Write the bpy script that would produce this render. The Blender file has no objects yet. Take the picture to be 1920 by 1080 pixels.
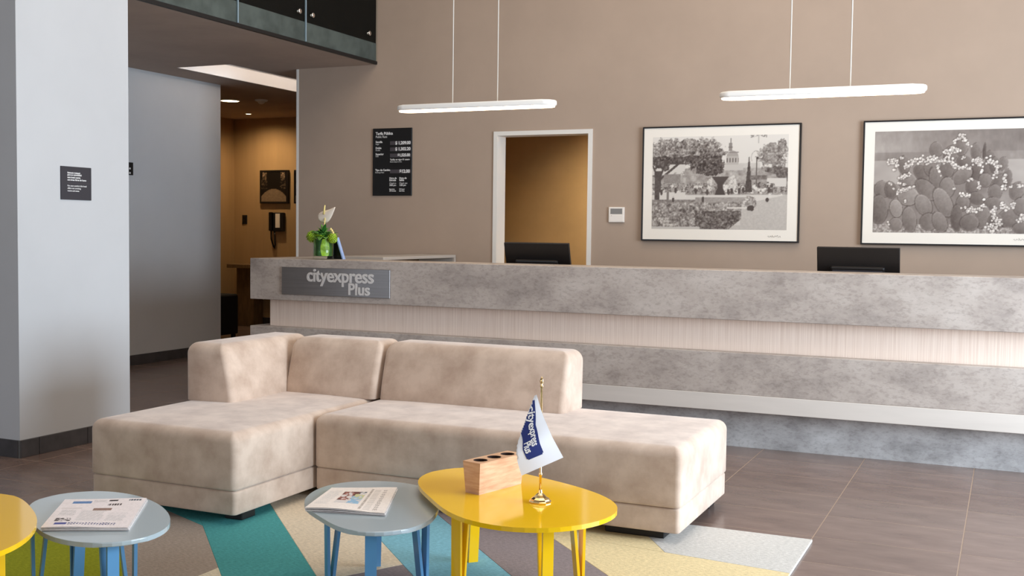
import bpy, bmesh, math, random
import numpy as np
from mathutils import Vector, Matrix

S = bpy.context.scene
COL = S.collection
random.seed(7)
PI = math.pi

# ---------------------------------------------------------------- camera
F_PX, YAW, PITCH, ROLL, CAM_H = 2079.26, -0.422522, 0.0513402, -0.0122657, 1.35
cam_d = bpy.data.cameras.new('camera')
cam_d.sensor_width = 36.0
cam_d.lens = F_PX / 1920 * 36.0
cam_d.clip_start = 0.05
cam = bpy.data.objects.new('camera', cam_d)
COL.objects.link(cam)
fw = Vector((math.sin(YAW) * math.cos(PITCH), math.cos(YAW) * math.cos(PITCH), -math.sin(PITCH)))
rt = Vector((math.cos(YAW), -math.sin(YAW), 0))
dn = fw.cross(rt)
r2 = rt * math.cos(ROLL) + dn * math.sin(ROLL)
d2 = -rt * math.sin(ROLL) + dn * math.cos(ROLL)
mw = Matrix((r2, -d2, -fw)).transposed().to_4x4()
mw.translation = Vector((0, 0, CAM_H))
cam.matrix_world = mw
S.camera = cam

# ---------------------------------------------------------------- view, world, large lights
S.view_settings.view_transform = 'Standard'
S.view_settings.look = 'None'
S.view_settings.gamma = 1.0
S.view_settings.use_curve_mapping = False
S.view_settings.exposure = 0.05
S.cycles.use_denoising = True
S.cycles.max_bounces = 8
S.cycles.sample_clamp_indirect = 6.0

w = bpy.data.worlds.new('sky')
S.world = w
w.use_nodes = True
w.node_tree.nodes['Background'].inputs[0].default_value = (0.75, 0.85, 1.0, 1)
w.node_tree.nodes['Background'].inputs[1].default_value = 1.0


def area(name, loc, rot, sx, sy, power, col):
    l = bpy.data.lights.new(name, 'AREA')
    l.shape = 'RECTANGLE'
    l.size, l.size_y, l.energy, l.color = sx, sy, power, col
    o = bpy.data.objects.new(name, l)
    o.location = loc
    o.rotation_euler = rot
    COL.objects.link(o)
    return o


# daylight filling the tall windows of the right wall and of the entrance front
DAY_R = area('daylight_right_window', (2.92, 5.0, 1.6), (0, PI / 2, 0), 2.8, 3.5, 520, (0.72, 0.86, 1.0))
DAY_F = area('daylight_front_window', (-1.5, -3.15, 2.2), (PI / 2, 0, 0), 6.0, 3.6, 65, (1.0, 0.88, 0.76))
FILL_L = area('added_left_fill_light', (-7.0, -3.12, 1.5), (PI / 2, 0, 0), 2.8, 2.2, 45, (0.62, 0.80, 1.0))  # added fill with no window behind it, lifts the corridor and soffit
# row of warm ceiling panels of the double-height lobby
CEIL_1 = area('ceiling_panel_light', (-1.6, 4.7, 5.5), (0, 0, 0), 4.0, 2.4, 80, (1.0, 0.86, 0.70))
CEIL_2 = area('ceiling_panel_light', (-1.6, 6.9, 5.5), (0, 0, 0), 5.5, 1.0, 60, (1.0, 0.84, 0.66))


# ---------------------------------------------------------------- materials
def lin(c):
    return tuple((v / 12.92 if v <= 0.04045 else ((v + 0.055) / 1.055) ** 2.4) for v in [x / 255 for x in c])


def mat(name, col, rough=0.6, metal=0.0, spec=0.5, var=0.0, vscale=8.0, stretch=(1, 1, 1), bump=0.0, bscale=None,
        coat=0.0, emit=None, estr=0.0, trans=0.0, ior=1.45, sheen=0.0, second=None, detail=4.0, lo=0.35, hi=0.65, rnd=0.0, alpha=1.0):
    m = bpy.data.materials.new(name)
    m.use_nodes = True
    nt = m.node_tree
    N, L = nt.nodes, nt.links
    p = N['Principled BSDF']
    c = lin(col)
    p.inputs['Base Color'].default_value = (*c, 1)
    p.inputs['Roughness'].default_value = rough
    p.inputs['Metallic'].default_value = metal
    p.inputs['Specular IOR Level'].default_value = spec
    p.inputs['IOR'].default_value = ior
    p.inputs['Coat Weight'].default_value = coat
    p.inputs['Coat Roughness'].default_value = 0.08
    p.inputs['Transmission Weight'].default_value = trans
    p.inputs['Sheen Weight'].default_value = sheen
    p.inputs['Alpha'].default_value = alpha
    if emit:
        p.inputs['Emission Color'].default_value = (*lin(emit), 1)
        p.inputs['Emission Strength'].default_value = estr
    if var or bump or second:
        tc = N.new('ShaderNodeTexCoord')
        mp = N.new('ShaderNodeMapping')
        mp.inputs['Scale'].default_value = stretch
        L.new(tc.outputs['Object'], mp.inputs[0])
        nz = N.new('ShaderNodeTexNoise')
        nz.inputs['Scale'].default_value = vscale
        nz.inputs['Detail'].default_value = detail
        nz.inputs['Roughness'].default_value = 0.6
        L.new(mp.outputs[0], nz.inputs['Vector'])
        if var or second:
            cr = N.new('ShaderNodeValToRGB')
            a = second if second else tuple(max(0, v * (1 - var)) for v in col)
            cr.color_ramp.elements[0].position = lo
            cr.color_ramp.elements[1].position = hi
            cr.color_ramp.elements[0].color = (*lin(a), 1)
            cr.color_ramp.elements[1].color = (*lin(tuple(min(255, v * (1 + var * .6)) for v in col)), 1)
            L.new(nz.outputs['Fac'], cr.inputs[0])
            src = cr.outputs[0]
            if rnd:
                oi = N.new('ShaderNodeObjectInfo')
                hs = N.new('ShaderNodeHueSaturation')
                mr = N.new('ShaderNodeMapRange')
                mr.inputs['To Min'].default_value = 1 - rnd
                mr.inputs['To Max'].default_value = 1 + rnd
                L.new(oi.outputs['Random'], mr.inputs['Value'])
                L.new(mr.outputs[0], hs.inputs['Value'])
                L.new(src, hs.inputs['Color'])
                src = hs.outputs[0]
            L.new(src, p.inputs['Base Color'])
        if bump:
            nb = N.new('ShaderNodeTexNoise')
            nb.inputs['Scale'].default_value = bscale or vscale * 4
            nb.inputs['Detail'].default_value = 3
            L.new(mp.outputs[0], nb.inputs['Vector'])
            bp = N.new('ShaderNodeBump')
            bp.inputs['Strength'].default_value = bump
            bp.inputs['Distance'].default_value = 0.004
            L.new(nb.outputs['Fac'], bp.inputs['Height'])
            L.new(bp.outputs[0], p.inputs['Normal'])
    return m


def attr_mat(name, rough=0.6, spec=0.3, coat=0.0):
    m = bpy.data.materials.new(name)
    m.use_nodes = True
    N, L = m.node_tree.nodes, m.node_tree.links
    p = N['Principled BSDF']
    p.inputs['Roughness'].default_value = rough
    p.inputs['Specular IOR Level'].default_value = spec
    p.inputs['Coat Weight'].default_value = coat
    a = N.new('ShaderNodeAttribute')
    a.attribute_name = 'print'
    L.new(a.outputs['Color'], p.inputs['Base Color'])
    return m


def concrete(name, base, dark, light, sc=1.0):
    m = bpy.data.materials.new(name)
    m.use_nodes = True
    N, L = m.node_tree.nodes, m.node_tree.links
    p = N['Principled BSDF']
    p.inputs['Roughness'].default_value = 0.55
    p.inputs['Specular IOR Level'].default_value = 0.35
    tc = N.new('ShaderNodeTexCoord')
    m1 = N.new('ShaderNodeMapping')
    m1.inputs['Scale'].default_value = (1.0 * sc, 1.4 * sc, 1.7 * sc)
    L.new(tc.outputs['Object'], m1.inputs[0])
    n1 = N.new('ShaderNodeTexNoise')
    n1.inputs['Scale'].default_value = 3.2
    n1.inputs['Detail'].default_value = 9
    n1.inputs['Roughness'].default_value = 0.68
    L.new(m1.outputs[0], n1.inputs['Vector'])
    r1 = N.new('ShaderNodeValToRGB')
    e = r1.color_ramp.elements
    e[0].position, e[0].color = 0.30, (*lin(dark), 1)
    e[1].position, e[1].color = 0.70, (*lin(light), 1)
    x = e.new(0.5)
    x.color = (*lin(base), 1)
    L.new(n1.outputs['Fac'], r1.inputs[0])
    m2 = N.new('ShaderNodeMapping')
    m2.inputs['Scale'].default_value = (12.0, 12.0, 24.0)
    L.new(tc.outputs['Object'], m2.inputs[0])
    n2 = N.new('ShaderNodeTexNoise')
    n2.inputs['Scale'].default_value = 2.6
    n2.inputs['Detail'].default_value = 9
    n2.inputs['Roughness'].default_value = 0.7
    L.new(m2.outputs[0], n2.inputs['Vector'])
    r2_ = N.new('ShaderNodeValToRGB')
    r2_.color_ramp.elements[0].position = 0.40
    r2_.color_ramp.elements[0].color = (0.66, 0.64, 0.63, 1)
    r2_.color_ramp.elements[1].position = 0.50
    r2_.color_ramp.elements[1].color = (1, 1, 1, 1)
    L.new(n2.outputs['Fac'], r2_.inputs[0])
    mx = N.new('ShaderNodeMix')
    mx.data_type = 'RGBA'
    mx.blend_type = 'MULTIPLY'
    mx.inputs[0].default_value = 0.5
    L.new(r1.outputs[0], mx.inputs[6])
    L.new(r2_.outputs[0], mx.inputs[7])
    L.new(mx.outputs[2], p.inputs['Base Color'])
    return m


def thin_glass(name, tint=(1, 1, 1), rough=0.02, refl=1.0):
    """window-type glass: clear straight-through plus Fresnel mirror"""
    m = bpy.data.materials.new(name)
    m.use_nodes = True
    N, L = m.node_tree.nodes, m.node_tree.links
    N.remove(N['Principled BSDF'])
    tr = N.new('ShaderNodeBsdfTransparent')
    tr.inputs[0].default_value = (*tint, 1)
    gl = N.new('ShaderNodeBsdfGlossy')
    gl.inputs['Roughness'].default_value = rough
    fr = N.new('ShaderNodeLayerWeight')
    fr.inputs[0].default_value = 0.5
    pw = N.new('ShaderNodeMath')
    pw.operation = 'POWER'
    pw.inputs[1].default_value = 4.0
    L.new(fr.outputs['Facing'], pw.inputs[0])
    mt = N.new('ShaderNodeMath')
    mt.operation = 'MULTIPLY_ADD'
    mt.inputs[1].default_value = 0.6 * refl
    mt.inputs[2].default_value = 0.03 * refl
    mx = N.new('ShaderNodeMixShader')
    L.new(pw.outputs[0], mt.inputs[0])
    L.new(mt.outputs[0], mx.inputs[0])
    L.new(tr.outputs[0], mx.inputs[1])
    L.new(gl.outputs[0], mx.inputs[2])
    L.new(mx.outputs[0], N['Material Output'].inputs[0])
    return m


M = {}
M['taupe'] = mat('taupe_wall_paint', (175, 154, 137), 0.85, spec=0.2, var=0.02, vscale=1.5)
M['white'] = mat('white_wall_paint', (192, 192, 193), 0.8, spec=0.2, var=0.015, vscale=1.2)
M['soffit'] = mat('soffit_brown_paint', (178, 160, 147), 0.8, spec=0.2, var=0.03, vscale=2)
M['tan'] = mat('tan_vinyl_wall', (176, 146, 106), 0.7, spec=0.2, var=0.02, vscale=2, stretch=(6, 6, 0.6))
M['tan_office'] = mat('tan_office_wall', (196, 168, 126), 0.75, spec=0.2, var=0.03, vscale=3)
M['trim'] = mat('white_trim', (228, 222, 214), 0.5, spec=0.3)
M['ceil'] = mat('ceiling_white', (226, 222, 216), 0.85, spec=0.1)
M['tile'] = mat('slate_brown_tile', (124, 104, 95), 0.24, spec=0.5, second=(104, 86, 79), vscale=3.0, stretch=(1.0, 2.6, 1.0), detail=8, bump=0.12, bscale=9, rnd=0.07)
M['grout'] = mat('grout', (150, 128, 110), 0.9)
M['skirt_tile'] = mat('dark_skirting_tile', (72, 69, 70), 0.4, spec=0.4, var=0.12, vscale=7)
M['skirt_grout'] = mat('pale_skirting_grout', (96, 94, 92), 0.9)
M['concrete'] = concrete('concrete_laminate', (175, 162, 152), (147, 135, 127), (190, 178, 168))
M['plinth'] = concrete('concrete_laminate_plinth', (168, 164, 162), (132, 128, 126), (190, 187, 185))
M['woodband'] = mat('pale_vertical_grain_wood', (234, 214, 198), 0.6, spec=0.3, second=(212, 187, 170), vscale=3.0, stretch=(60, 60, 0.6), detail=5, lo=0.3, hi=0.62)
M['band'] = mat('pale_edge_band', (206, 196, 186), 0.5, spec=0.3, var=0.03, vscale=2, stretch=(0.4, 1, 4))
M['steel'] = mat('brushed_steel', (150, 145, 143), 0.38, metal=0.85, var=0.06, vscale=40, stretch=(0.05, 1, 6))
M['steel_l'] = mat('steel_letters_painted_highlight', (214, 207, 201), 0.4, metal=0.25)  # letters coloured lighter than the plate to stand for their edge highlights
M['suede'] = mat('beige_suede', (206, 184, 166), 0.92, spec=0.15, second=(179, 155, 137), vscale=7, detail=9, lo=0.34, hi=0.64, sheen=0.35, bump=0.05, bscale=120)
M['foot'] = mat('dark_sofa_foot', (26, 22, 20), 0.5)
M['yellow'] = mat('yellow_lacquer', (246, 193, 22), 0.10, spec=0.5, coat=0.25)
M['blue'] = mat('blue_lacquer_painted_sheen', (170, 180, 184), 0.16, spec=0.5, coat=0.2)  # same blue paint as the legs, pale room reflection mixed into the colour
M['bluelg'] = mat('blue_lacquer', (92, 142, 184), 0.25, spec=0.5, coat=0.2)
M['black'] = mat('matt_black', (20, 18, 18), 0.5)
M['blackgloss'] = mat('gloss_black_plastic', (16, 15, 16), 0.22)
M['monitor'] = mat('black_monitor_plastic', (22, 18, 17), 0.35)
M['slate'] = mat('dark_sign_plate', (50, 48, 54), 0.45)
M['signgrey'] = mat('sign_grey_strip', (74, 68, 72), 0.5)
M['ink'] = mat('white_lettering', (240, 238, 236), 0.6)
M['paper'] = mat('mat_board', (238, 229, 217), 0.8, spec=0.2)
M['navy'] = mat('navy_print', (30, 46, 112), 0.7)
M['flag'] = mat('white_flag_satin', (240, 241, 246), 0.7, spec=0.2, sheen=0.3)
M['brass'] = mat('polished_brass', (232, 200, 142), 0.14, metal=1.0)
M['wood'] = mat('pine_block', (216, 176, 142), 0.6, spec=0.3, second=(188, 142, 108), vscale=4, stretch=(2, 2, 16), detail=6)
M['hole'] = mat('dark_hole_wall', (44, 26, 20), 0.9)  # hole walls much darker brown than the block
M['glass'] = thin_glass('clear_glass', (0.95, 0.99, 0.96))
M['leafd'] = mat('dark_green_leaf', (40, 92, 30), 0.4, var=0.3, vscale=14)
M['leafl'] = mat('lime_green_leaf', (146, 178, 36), 0.45, var=0.25, vscale=20)
M['leafm'] = mat('mid_green_leaf', (102, 146, 62), 0.45, var=0.25, vscale=18)
M['petal'] = mat('cream_spathe', (248, 232, 214), 0.45)
M['spadix'] = mat('yellow_spadix', (226, 206, 132), 0.6)
M['plastic_w'] = mat('white_plastic', (236, 226, 216), 0.4)
M['lcd'] = mat('grey_lcd', (128, 122, 116), 0.3)
M['lamp'] = mat('white_lamp_body', (244, 240, 234), 0.35)
M['diff'] = mat('lamp_diffuser', (255, 244, 226), 0.5, emit=(255, 232, 196), estr=8.0)
M['cable'] = mat('pale_cable', (226, 218, 206), 0.5)
M['downl'] = mat('downlight_lens', (255, 240, 214), 0.5, emit=(255, 226, 180), estr=9.0)
M['slab'] = mat('slab_edge_grey', (92, 95, 92), 0.8, spec=0.2, var=0.12, vscale=6)
M['void'] = mat('mezzanine_painted_dark', (18, 16, 14), 0.8, spec=0.1)  # near-black colour stands for the darkness of the mezzanine space
M['railglass'] = thin_glass('railing_glass', (0.93, 0.95, 0.94), 0.02, 0.2)
M['glassedge'] = mat('glass_edge', (150, 168, 180), 0.3)
M['chrome'] = mat('chrome', (226, 224, 222), 0.12, metal=1.0)
M['darkwood'] = mat('dark_console_wood', (120, 94, 62), 0.55, var=0.12, vscale=5, stretch=(6, 6, 1))
M['blackfab'] = mat('black_upholstery', (14, 13, 14), 0.8)
M['ceilpanel'] = mat('white_ceiling_panel', (246, 242, 240), 0.8)
M['print'] = attr_mat('photo_print', 0.45, 0.3)
M['news'] = attr_mat('newsprint', 0.9, 0.1)
M['newsedge'] = mat('newsprint_pages', (214, 208, 206), 0.9, var=0.1, vscale=60, stretch=(1, 1, 30))
M['desk'] = mat('desk_laminate', (188, 178, 168), 0.5)
M['frame'] = mat('black_picture_frame', (20, 16, 16), 0.35)
M['blueglint'] = mat('painted_blue_glint', (150, 172, 214), 0.25)  # window light caught by the display face, painted as pale blue
RUG = dict(
    green=(138, 142, 40), taupe=(158, 144, 132), teal=(78, 150, 150), beige=(214, 198, 174), aqua=(126, 176, 190),
    mauve=(140, 128, 128), sand=(220, 200, 156), pale=(198, 194, 188), cream=(212, 200, 176))
for k, c in RUG.items():
    M['rug_' + k] = mat('rug_' + k, c, 0.95, spec=0.05, var=0.13, vscale=90, stretch=(0.6, 2.2, 1), detail=3, bump=0.5, bscale=260, lo=0.3, hi=0.7)


# ---------------------------------------------------------------- object helpers
def root_loc(o):
    return Vector(o.get('_root', (0, 0, 0))) if o else Vector((0, 0, 0))


def tag(o, label=None, cat=None, group=None, kind=None):
    if label: o['label'] = label
    if cat: o['category'] = cat
    if group: o['group'] = group
    if kind: o['kind'] = kind
    return o


ROOTS = {}


def thing(name, loc, label, cat, group=None, kind=None):
    o = bpy.data.objects.new(name, None)
    o.empty_display_size = 0.05
    o.location = loc
    COL.objects.link(o)
    ROOTS[o.name] = Vector(loc)
    return tag(o, label, cat, group, kind)


def link(name, me, m=None, parent=None, smooth=False):
    """world-space mesh -> object under parent (all parts share the thing's own axes)"""
    o = bpy.data.objects.new(name, me)
    COL.objects.link(o)
    base = ROOTS.get(parent.name, Vector((0, 0, 0))) if parent else Vector((0, 0, 0))
    if base.length:
        me.transform(Matrix.Translation(-base))
    if parent:
        o.parent = parent
        ROOTS[o.name] = base
    if m is not None:
        me.materials.append(m)
    if smooth:
        me.polygons.foreach_set('use_smooth', [True] * len(me.polygons))
    return o


def bm_mesh(bm, name='mesh', fix=True):
    if fix:
        bmesh.ops.recalc_face_normals(bm, faces=bm.faces[:])
    me = bpy.data.meshes.new(name)
    bm.to_mesh(me)
    bm.free()
    return me


def add_box(bm, x0, x1, y0, y1, z0, z1, bev=0.0, seg=2):
    vs = bmesh.ops.create_cube(bm, size=1)['verts']
    for v in vs:
        v.co = Vector(((x0 + x1) / 2 + v.co.x * (x1 - x0), (y0 + y1) / 2 + v.co.y * (y1 - y0), (z0 + z1) / 2 + v.co.z * (z1 - z0)))
    if bev:
        es = list({e for v in vs for e in v.link_edges})
        bmesh.ops.bevel(bm, geom=es, offset=bev, segments=seg, profile=0.5, affect='EDGES')


def box(name, x0, x1, y0, y1, z0, z1, m, parent=None, bev=0.0, seg=2):
    bm = bmesh.new()
    add_box(bm, x0, x1, y0, y1, z0, z1, bev, seg)
    return link(name, bm_mesh(bm, name), m, parent)


def boxes(name, lst, m, parent=None, bev=0.0):
    bm = bmesh.new()
    for b in lst:
        add_box(bm, *b, bev=bev)
    return link(name, bm_mesh(bm, name), m, parent)


def add_tube(bm, pts, r, n=10, caps=True):
    pts = [Vector(p) for p in pts]
    rs = r if isinstance(r, (list, tuple)) else [r] * len(pts)
    rings = []
    for i, p in enumerate(pts):
        t = (pts[min(i + 1, len(pts) - 1)] - pts[max(i - 1, 0)]).normalized()
        u = t.orthogonal().normalized() if i == 0 else (u - t * u.dot(t)).normalized()
        v = t.cross(u)
        rings.append([bm.verts.new(p + (u * math.cos(2 * PI * k / n) + v * math.sin(2 * PI * k / n)) * rs[i]) for k in range(n)])
    for a, b in zip(rings, rings[1:]):
        for k in range(n):
            bm.faces.new((a[k], a[(k + 1) % n], b[(k + 1) % n], b[k]))
    if caps:
        bm.faces.new(rings[0][::-1])
        bm.faces.new(rings[-1])


def tube(name, pts, r, m, parent=None, n=10):
    bm = bmesh.new()
    add_tube(bm, pts, r, n)
    return link(name, bm_mesh(bm, name), m, parent, True)


def add_lathe(bm, prof, c, n=32, capb=True, capt=True):
    cx, cy, cz = c
    rings = [[bm.verts.new((cx + r * math.cos(2 * PI * k / n), cy + r * math.sin(2 * PI * k / n), cz + z)) for k in range(n)] for r, z in prof]
    for a, b in zip(rings, rings[1:]):
        for k in range(n):
            bm.faces.new((a[k], a[(k + 1) % n], b[(k + 1) % n], b[k]))
    if capb: bm.faces.new(rings[0][::-1])
    if capt: bm.faces.new(rings[-1])


def lathe(name, prof, c, m, parent=None, n=32, smooth=True, capb=True, capt=True):
    bm = bmesh.new()
    add_lathe(bm, prof, c, n, capb, capt)
    return link(name, bm_mesh(bm, name), m, parent, smooth)


def prism(name, pts, z0, z1, m, parent=None, bev=0.0, seg=2, smooth=False):
    bm = bmesh.new()
    a = [bm.verts.new((x, y, z0)) for x, y in pts]
    b = [bm.verts.new((x, y, z1)) for x, y in pts]
    n = len(pts)
    bm.faces.new(a[::-1])
    top = bm.faces.new(b)
    for i in range(n):
        bm.faces.new((a[i], a[(i + 1) % n], b[(i + 1) % n], b[i]))
    if bev:
        es = [e for e in bm.edges if abs(e.verts[0].co.z - e.verts[1].co.z) < 1e-6]
        bmesh.ops.bevel(bm, geom=es, offset=bev, segments=seg, profile=0.5, affect='EDGES')
    return link(name, bm_mesh(bm, name), m, parent, smooth)


def cushion(name, x0, x1, y0, y1, z0, z1, m, parent, rv=0.03, rt=0.05, rb=0.012, crown=0.008, warp=None, nc=5):
    """soft upholstered block: rounded plan corners, rolled top edge, lightly crowned top"""
    rows = []
    for i in range(4):
        a = i / 3 * PI / 2
        rows.append((rb * (1 - math.sin(a)), z0 + rb * (1 - math.cos(a))))
    for i in range(1, 4):
        rows.append((0, z0 + rb + (z1 - rt - z0 - rb) * i / 4))
    for i in range(8):
        a = i / 7 * PI / 2
        rows.append((rt * (1 - math.cos(a)), z1 - rt + rt * math.sin(a)))
    half = min(x1 - x0, y1 - y0) / 2
    for i in range(1, 5):
        t = i / 5
        rows.append((rt + (half - rt) * t * 0.92, z1 + crown * math.sin(t * PI / 2)))
    bm = bmesh.new()
    rings = []
    for ins, z in rows:
        r = max(rv - ins * 0.6, 0.004)
        r = min(r, half - ins - 0.002) if half - ins > 0.006 else 0.002
        ring = []
        for cx, cy, a0 in ((x1 - ins - r, y1 - ins - r, 0), (x0 + ins + r, y1 - ins - r, PI / 2), (x0 + ins + r, y0 + ins + r, PI), (x1 - ins - r, y0 + ins + r, 1.5 * PI)):
            for k in range(nc):
                a = a0 + k / (nc - 1) * PI / 2
                p = Vector((cx + r * math.cos(a), cy + r * math.sin(a), z))
                if warp: p = warp(p)
                ring.append(bm.verts.new(p))
        rings.append(ring)
    n = len(rings[0])
    for a, b in zip(rings, rings[1:]):
        for k in range(n):
            bm.faces.new((a[k], a[(k + 1) % n], b[(k + 1) % n], b[k]))
    bm.faces.new(rings[0][::-1])
    bm.faces.new(rings[-1])
    return link(name, bm_mesh(bm, name), m, parent, True)


def spline(pts, n=6):
    out = []
    P = [Vector((*p, 0)) for p in pts]
    N_ = len(P)
    for i in range(N_):
        p0, p1, p2, p3 = P[i - 1], P[i], P[(i + 1) % N_], P[(i + 2) % N_]
        for k in range(n):
            t = k / n
            q = 0.5 * ((2 * p1) + (-p0 + p2) * t + (2 * p0 - 5 * p1 + 4 * p2 - p3) * t * t + (-p0 + 3 * p1 - 3 * p2 + p3) * t ** 3)
            out.append((q.x, q.y))
    return out


def smooth_outline(pts, n=64, keep=5):
    """closed outline low-passed to its first harmonics"""
    d = np.array(spline(pts, 8))
    seg = np.linalg.norm(np.roll(d, -1, 0) - d, axis=1)
    s = np.concatenate([[0], np.cumsum(seg)])
    tt = np.linspace(0, s[-1], 256, endpoint=False)
    dd = np.vstack([d, d[:1]])
    z = np.interp(tt, s, dd[:, 0]) + 1j * np.interp(tt, s, dd[:, 1])
    f = np.fft.fft(z)
    fr = np.fft.fftfreq(256, 1 / 256)
    f[np.abs(fr) > keep] = 0
    z = np.fft.ifft(f)[::256 // n]
    return [(float(q.real), float(q.imag)) for q in z]


def text_mesh(body, size, mapf, extrude=0.0, align='LEFT', bold=0.0, space=1.0, res=3):
    cu = bpy.data.curves.new('lettering', 'FONT')
    cu.body = body
    cu.size = size
    cu.align_x = align
    cu.extrude = extrude
    cu.offset = bold
    cu.space_character = space
    cu.resolution_u = res
    o = bpy.data.objects.new('lettering_curve', cu)
    COL.objects.link(o)
    bpy.context.view_layer.update()
    dg = bpy.context.evaluated_depsgraph_get()
    me = bpy.data.meshes.new_from_object(o.evaluated_get(dg))
    bpy.data.objects.remove(o)
    bpy.data.curves.remove(cu)
    for v in me.vertices:
        v.co = mapf(v.co.x, v.co.y, v.co.z)
    return me


def text(name, body, size, mapf, m, parent, **k):
    return link(name, text_mesh(body, size, mapf, **k), m, parent)


def on_back(x, z, y):       # text on a plane facing -Y
    return lambda a, b, c: Vector((x + a, y - c, z + b))


def on_right(yy, z, x):     # text on a plane facing +X (reads towards +Y)
    return lambda a, b, c: Vector((x + c, yy + a, z + b))


def grid_print(name, col, o, u, v, m, parent):
    """flat printed sheet: one small face colour sample per cell; col[row from bottom, column, rgb] sRGB 0-255"""
    ny, nx = col.shape[:2]
    o, u, v = Vector(o), Vector(u), Vector(v)
    I, J = np.meshgrid(np.arange(nx) / (nx - 1), np.arange(ny) / (ny - 1))
    co = np.array(o)[None, None] + I[..., None] * np.array(u) + J[..., None] * np.array(v)
    idx = np.arange(nx * ny).reshape(ny, nx)
    faces = np.stack([idx[:-1, :-1], idx[:-1, 1:], idx[1:, 1:], idx[1:, :-1]], -1).reshape(-1, 4)
    me = bpy.data.meshes.new(name)
    me.from_pydata(co.reshape(-1, 3).tolist(), [], faces.tolist())
    at = me.color_attributes.new('print', 'FLOAT_COLOR', 'POINT')
    c = np.clip(col, 0, 255) / 255
    c = np.where(c <= 0.04045, c / 12.92, ((c + 0.055) / 1.055) ** 2.4)
    rgba = np.concatenate([c, np.ones((ny, nx, 1))], -1).astype(np.float32)
    at.data.foreach_set('color', rgba.ravel())
    return link(name, me, m, parent)


RNG = np.random.default_rng(5)


def vnoise(ny, nx, sy, sx, oct=4, rough=0.55):
    out = np.zeros((ny, nx))
    a, tot = 1.0, 0
    for _ in range(oct):
        g = RNG.random((int(sy) + 3, int(sx) + 3))
        yy = np.linspace(0, sy, ny)
        xx = np.linspace(0, sx, nx)
        y0, x0 = yy.astype(int), xx.astype(int)
        fy, fx = (yy - y0)[:, None], (xx - x0)[None]
        fy, fx = fy * fy * (3 - 2 * fy), fx * fx * (3 - 2 * fx)
        q = (g[y0][:, x0] * (1 - fx) + g[y0][:, x0 + 1] * fx) * (1 - fy) + (g[y0 + 1][:, x0] * (1 - fx) + g[y0 + 1][:, x0 + 1] * fx) * fy
        out += a * q
        tot += a
        a *= rough
        sy, sx = sy * 2, sx * 2
    return out / tot


# ================================================================ STRUCTURE
YB = 8.90          # face of the back wall
ZS = 2.869         # soffit height under the mezzanine
ZC = 5.6           # lobby ceiling


def struct(name, o_or_boxes, m=None, label=None, bev=0.0):
    o = boxes(name, o_or_boxes, m, None, bev)
    return tag(o, label=label, kind='structure')


floor = box('floor', -11.2, 3.6, -3.2, 13.2, -0.12, -0.0004, M['grout'])
tag(floor, 'brown slate-look tiled lobby floor', kind='structure')

# floor tiles: 612 x 407 mm with 5 mm joints; the ones that show largest are single tiles
TX, TY, GX, GY = 0.612, 0.4065, -0.768, 5.848
Rm = np.array([r2, d2, fw])


def proj(p):
    c = Rm @ (np.array(p, float) - np.array([0, 0, CAM_H]))
    return 960 + F_PX * c[0] / c[2], 540 + F_PX * c[1] / c[2], c[2]


def hidden_floor(x, y):
    if x > -5.2 and y > 7.0: return True                    # behind the reception counter
    if -5.95 < x < -5.4 and 4.8 < y < 5.4: return True      # inside the pier
    if -3.7 < x < -0.9 and y < 4.6 and y > 2.2: return True  # under the rug
    if -3.9 < x < -3.2 and 4.1 < y < 5.3: return True
    if -3.2 < x < -1.4 and 4.8 < y < 5.3: return True        # under the sofa
    if y > 8.9 and x > -6.4: return True
    return False


tb = bmesh.new()
gap = 0.0025
add_box(tb, gap, TX - gap, gap, TY - gap, -0.0015, 0.0)
for f in list(tb.faces):
    if f.normal.z < -0.5: tb.faces.remove(f)
tile_me = bm_mesh(tb, 'tile')
tile_me.materials.append(M['tile'])
cells = []
for i in range(-18, 8):
    for j in range(-23, 19):
        x, y = GX + i * TX, GY + j * TY
        if x < -11.2 or x + TX > 3.6 or y < -3.2 or y + TY > 13.2: continue
        cx, cy = x + TX / 2, y + TY / 2
        px, py, d = proj((cx, cy, 0))
        vis = d > 0.5 and -120 < px < 2040 and 200 < py < 1180 and not hidden_floor(cx, cy)
        cells.append((0 if vis else 1, cx * cx + cy * cy, x, y))
cells.sort()
far = bmesh.new()
for n_, (nv, _, x, y) in enumerate(cells):
    if nv == 0 and n_ < 290:
        t = bpy.data.objects.new('tile', tile_me)
        COL.objects.link(t)
        t.location = (x, y, 0)
        t.parent = floor
    else:
        add_box(far, x + gap, x + TX - gap, y + gap, y + TY - gap, -0.0015, 0.0)
ft = link('tile_field', bm_mesh(far, 'tile_field'), M['tile'], floor)
ft['kind'] = 'stuff'

# back wall with the office doorway cut out (opening x -4.16..-3.30, z 0..2.19)
DX0, DX1, DZ = -4.160, -3.300, 2.190
struct('wall_back', [(-6.27, DX0, YB, YB + 0.16, 0, ZC), (DX1, 3.6, YB, YB + 0.16, 0, ZC), (DX0, DX1, YB, YB + 0.16, DZ, ZC)], M['taupe'], 'taupe wall behind the reception counter')
struct('trim_1', [(DX0 - 0.032, DX0 + 0.005, YB - 0.012, YB + 0.165, 0, DZ - 0.005), (DX1 - 0.005, DX1 + 0.032, YB - 0.012, YB + 0.165, 0, DZ - 0.005), (DX0 - 0.032, DX1 + 0.032, YB - 0.012, YB + 0.165, DZ - 0.005, DZ + 0.032)], M['trim'], 'white lining around the office doorway')
struct('trim_2', [(-6.285, -6.262, YB - 0.006, YB + 0.02, 0, ZS - 0.002)], M['trim'], 'white corner bead on the edge of the taupe wall')
struct('wall_office', [(-5.2, -2.2, 10.25, 10.35, 0, 3.0)], M['tan_office'], 'tan wall seen through the office doorway')
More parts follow.
